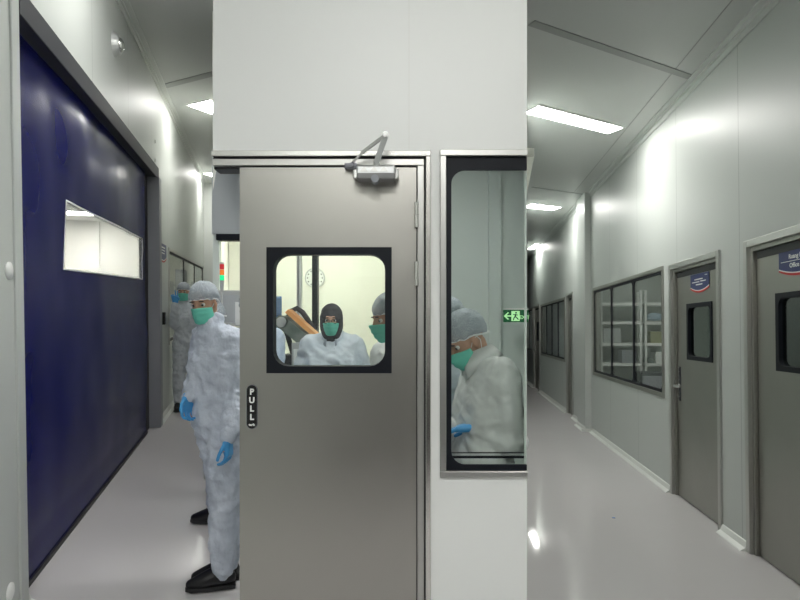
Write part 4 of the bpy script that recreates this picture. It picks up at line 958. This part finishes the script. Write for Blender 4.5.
F_Y = 4.15
person('person in charcoal headscarf, glasses and green mask behind the square door window',
       T(((332 - 400) / 560 * F_Y, F_Y, 0)) @ yawm(180), seed=5, scale=1.015, outfit='jacket', top='jacket', legs='ltrousers', cover='hijab', glasses=True, collar=True, head=(2, -6, 0), gloves=(False, False), bulk=1.12, hs=.88,
       pose=dict(shR=(.175, -.005, 1.33), shL=(-.175, -.005, 1.33), nb=(0, -.01, 1.40), hc=(0, .035, 1.515)))
G_Y = 2.85
person('masked person in hairnet at the right edge of the square door window',
       T(((397.5 - 400) / 560 * G_Y, G_Y, 0)) @ yawm(118), seed=6, scale=.985, outfit='jacket', top='jacket_grey', legs='ltrousers', collar=False, head=(-2, -16, 0), voxel=.010, hs=.93, bulk=1.08,
       pose=dict(hc=(0, .045, 1.575), wrR=(.12, .2, 1.0), wrL=(-.12, .2, 1.0)))
H_Y = 2.52
person('masked person in light grey jacket, hairnet and wristwatch leaning down behind the viewing window',
       T(((488 - 400) / 560 * H_Y, H_Y, 0)) @ yawm(98), seed=7, scale=.985, outfit='jacket', top='jacket_grey', legs='ltrousers', collar=True, head=(16, -34, 0), gloves=(True, True), watch=True, voxel=.009, bulk=1.05,
       pose=dict(pel=(0, .03, .93), che=(0, .02, 1.15), nb=(0, .035, 1.385), hc=(0, .105, 1.475), shR=(.18, .01, 1.33), shL=(-.17, -.02, 1.33), elL=(-.19, -.05, 1.05), wrL=(-.10, .085, 1.10), elR=(.18, .02, 1.04), wrR=(.05, .2, 1.07)),
       hdir=((-.3, .9, -.2), (.3, .9, -.1)), hnorm=((0, .2, -1), (0, .2, -1)))
I_Y = 3.3
person('person in hairnet standing behind the leaning person at the viewing window',
       T(((449 - 400) / 560 * I_Y, I_Y, 0)) @ yawm(60), seed=8, scale=.985, outfit='jacket', top='jacket', legs='ltrousers', voxel=.012, head=(0, -10, 0), gloves=(False, False), hs=.9)
#PEOPLE-END

# ------------------------------------------------------------------ camera, world, view
cam = D.cameras.new('camera'); co = D.objects.new('camera', cam); COL.objects.link(co)
co.location = (0, 0, H); co.rotation_euler = (R(90), 0, 0)
cam.sensor_width = 36; cam.lens = 560 / 800 * 36; cam.shift_y = 19 / 800; cam.clip_start = .05
sc = bpy.context.scene; sc.camera = co
w = D.worlds.new('world'); sc.world = w; w.use_nodes = True
w.node_tree.nodes['Background'].inputs[0].default_value = (.6, .62, .62, 1); w.node_tree.nodes['Background'].inputs[1].default_value = .15
sc.view_settings.view_transform = 'Standard'; sc.view_settings.look = 'None'; sc.view_settings.gamma = 1; sc.view_settings.use_curve_mapping = False
sc.view_settings.exposure = 0
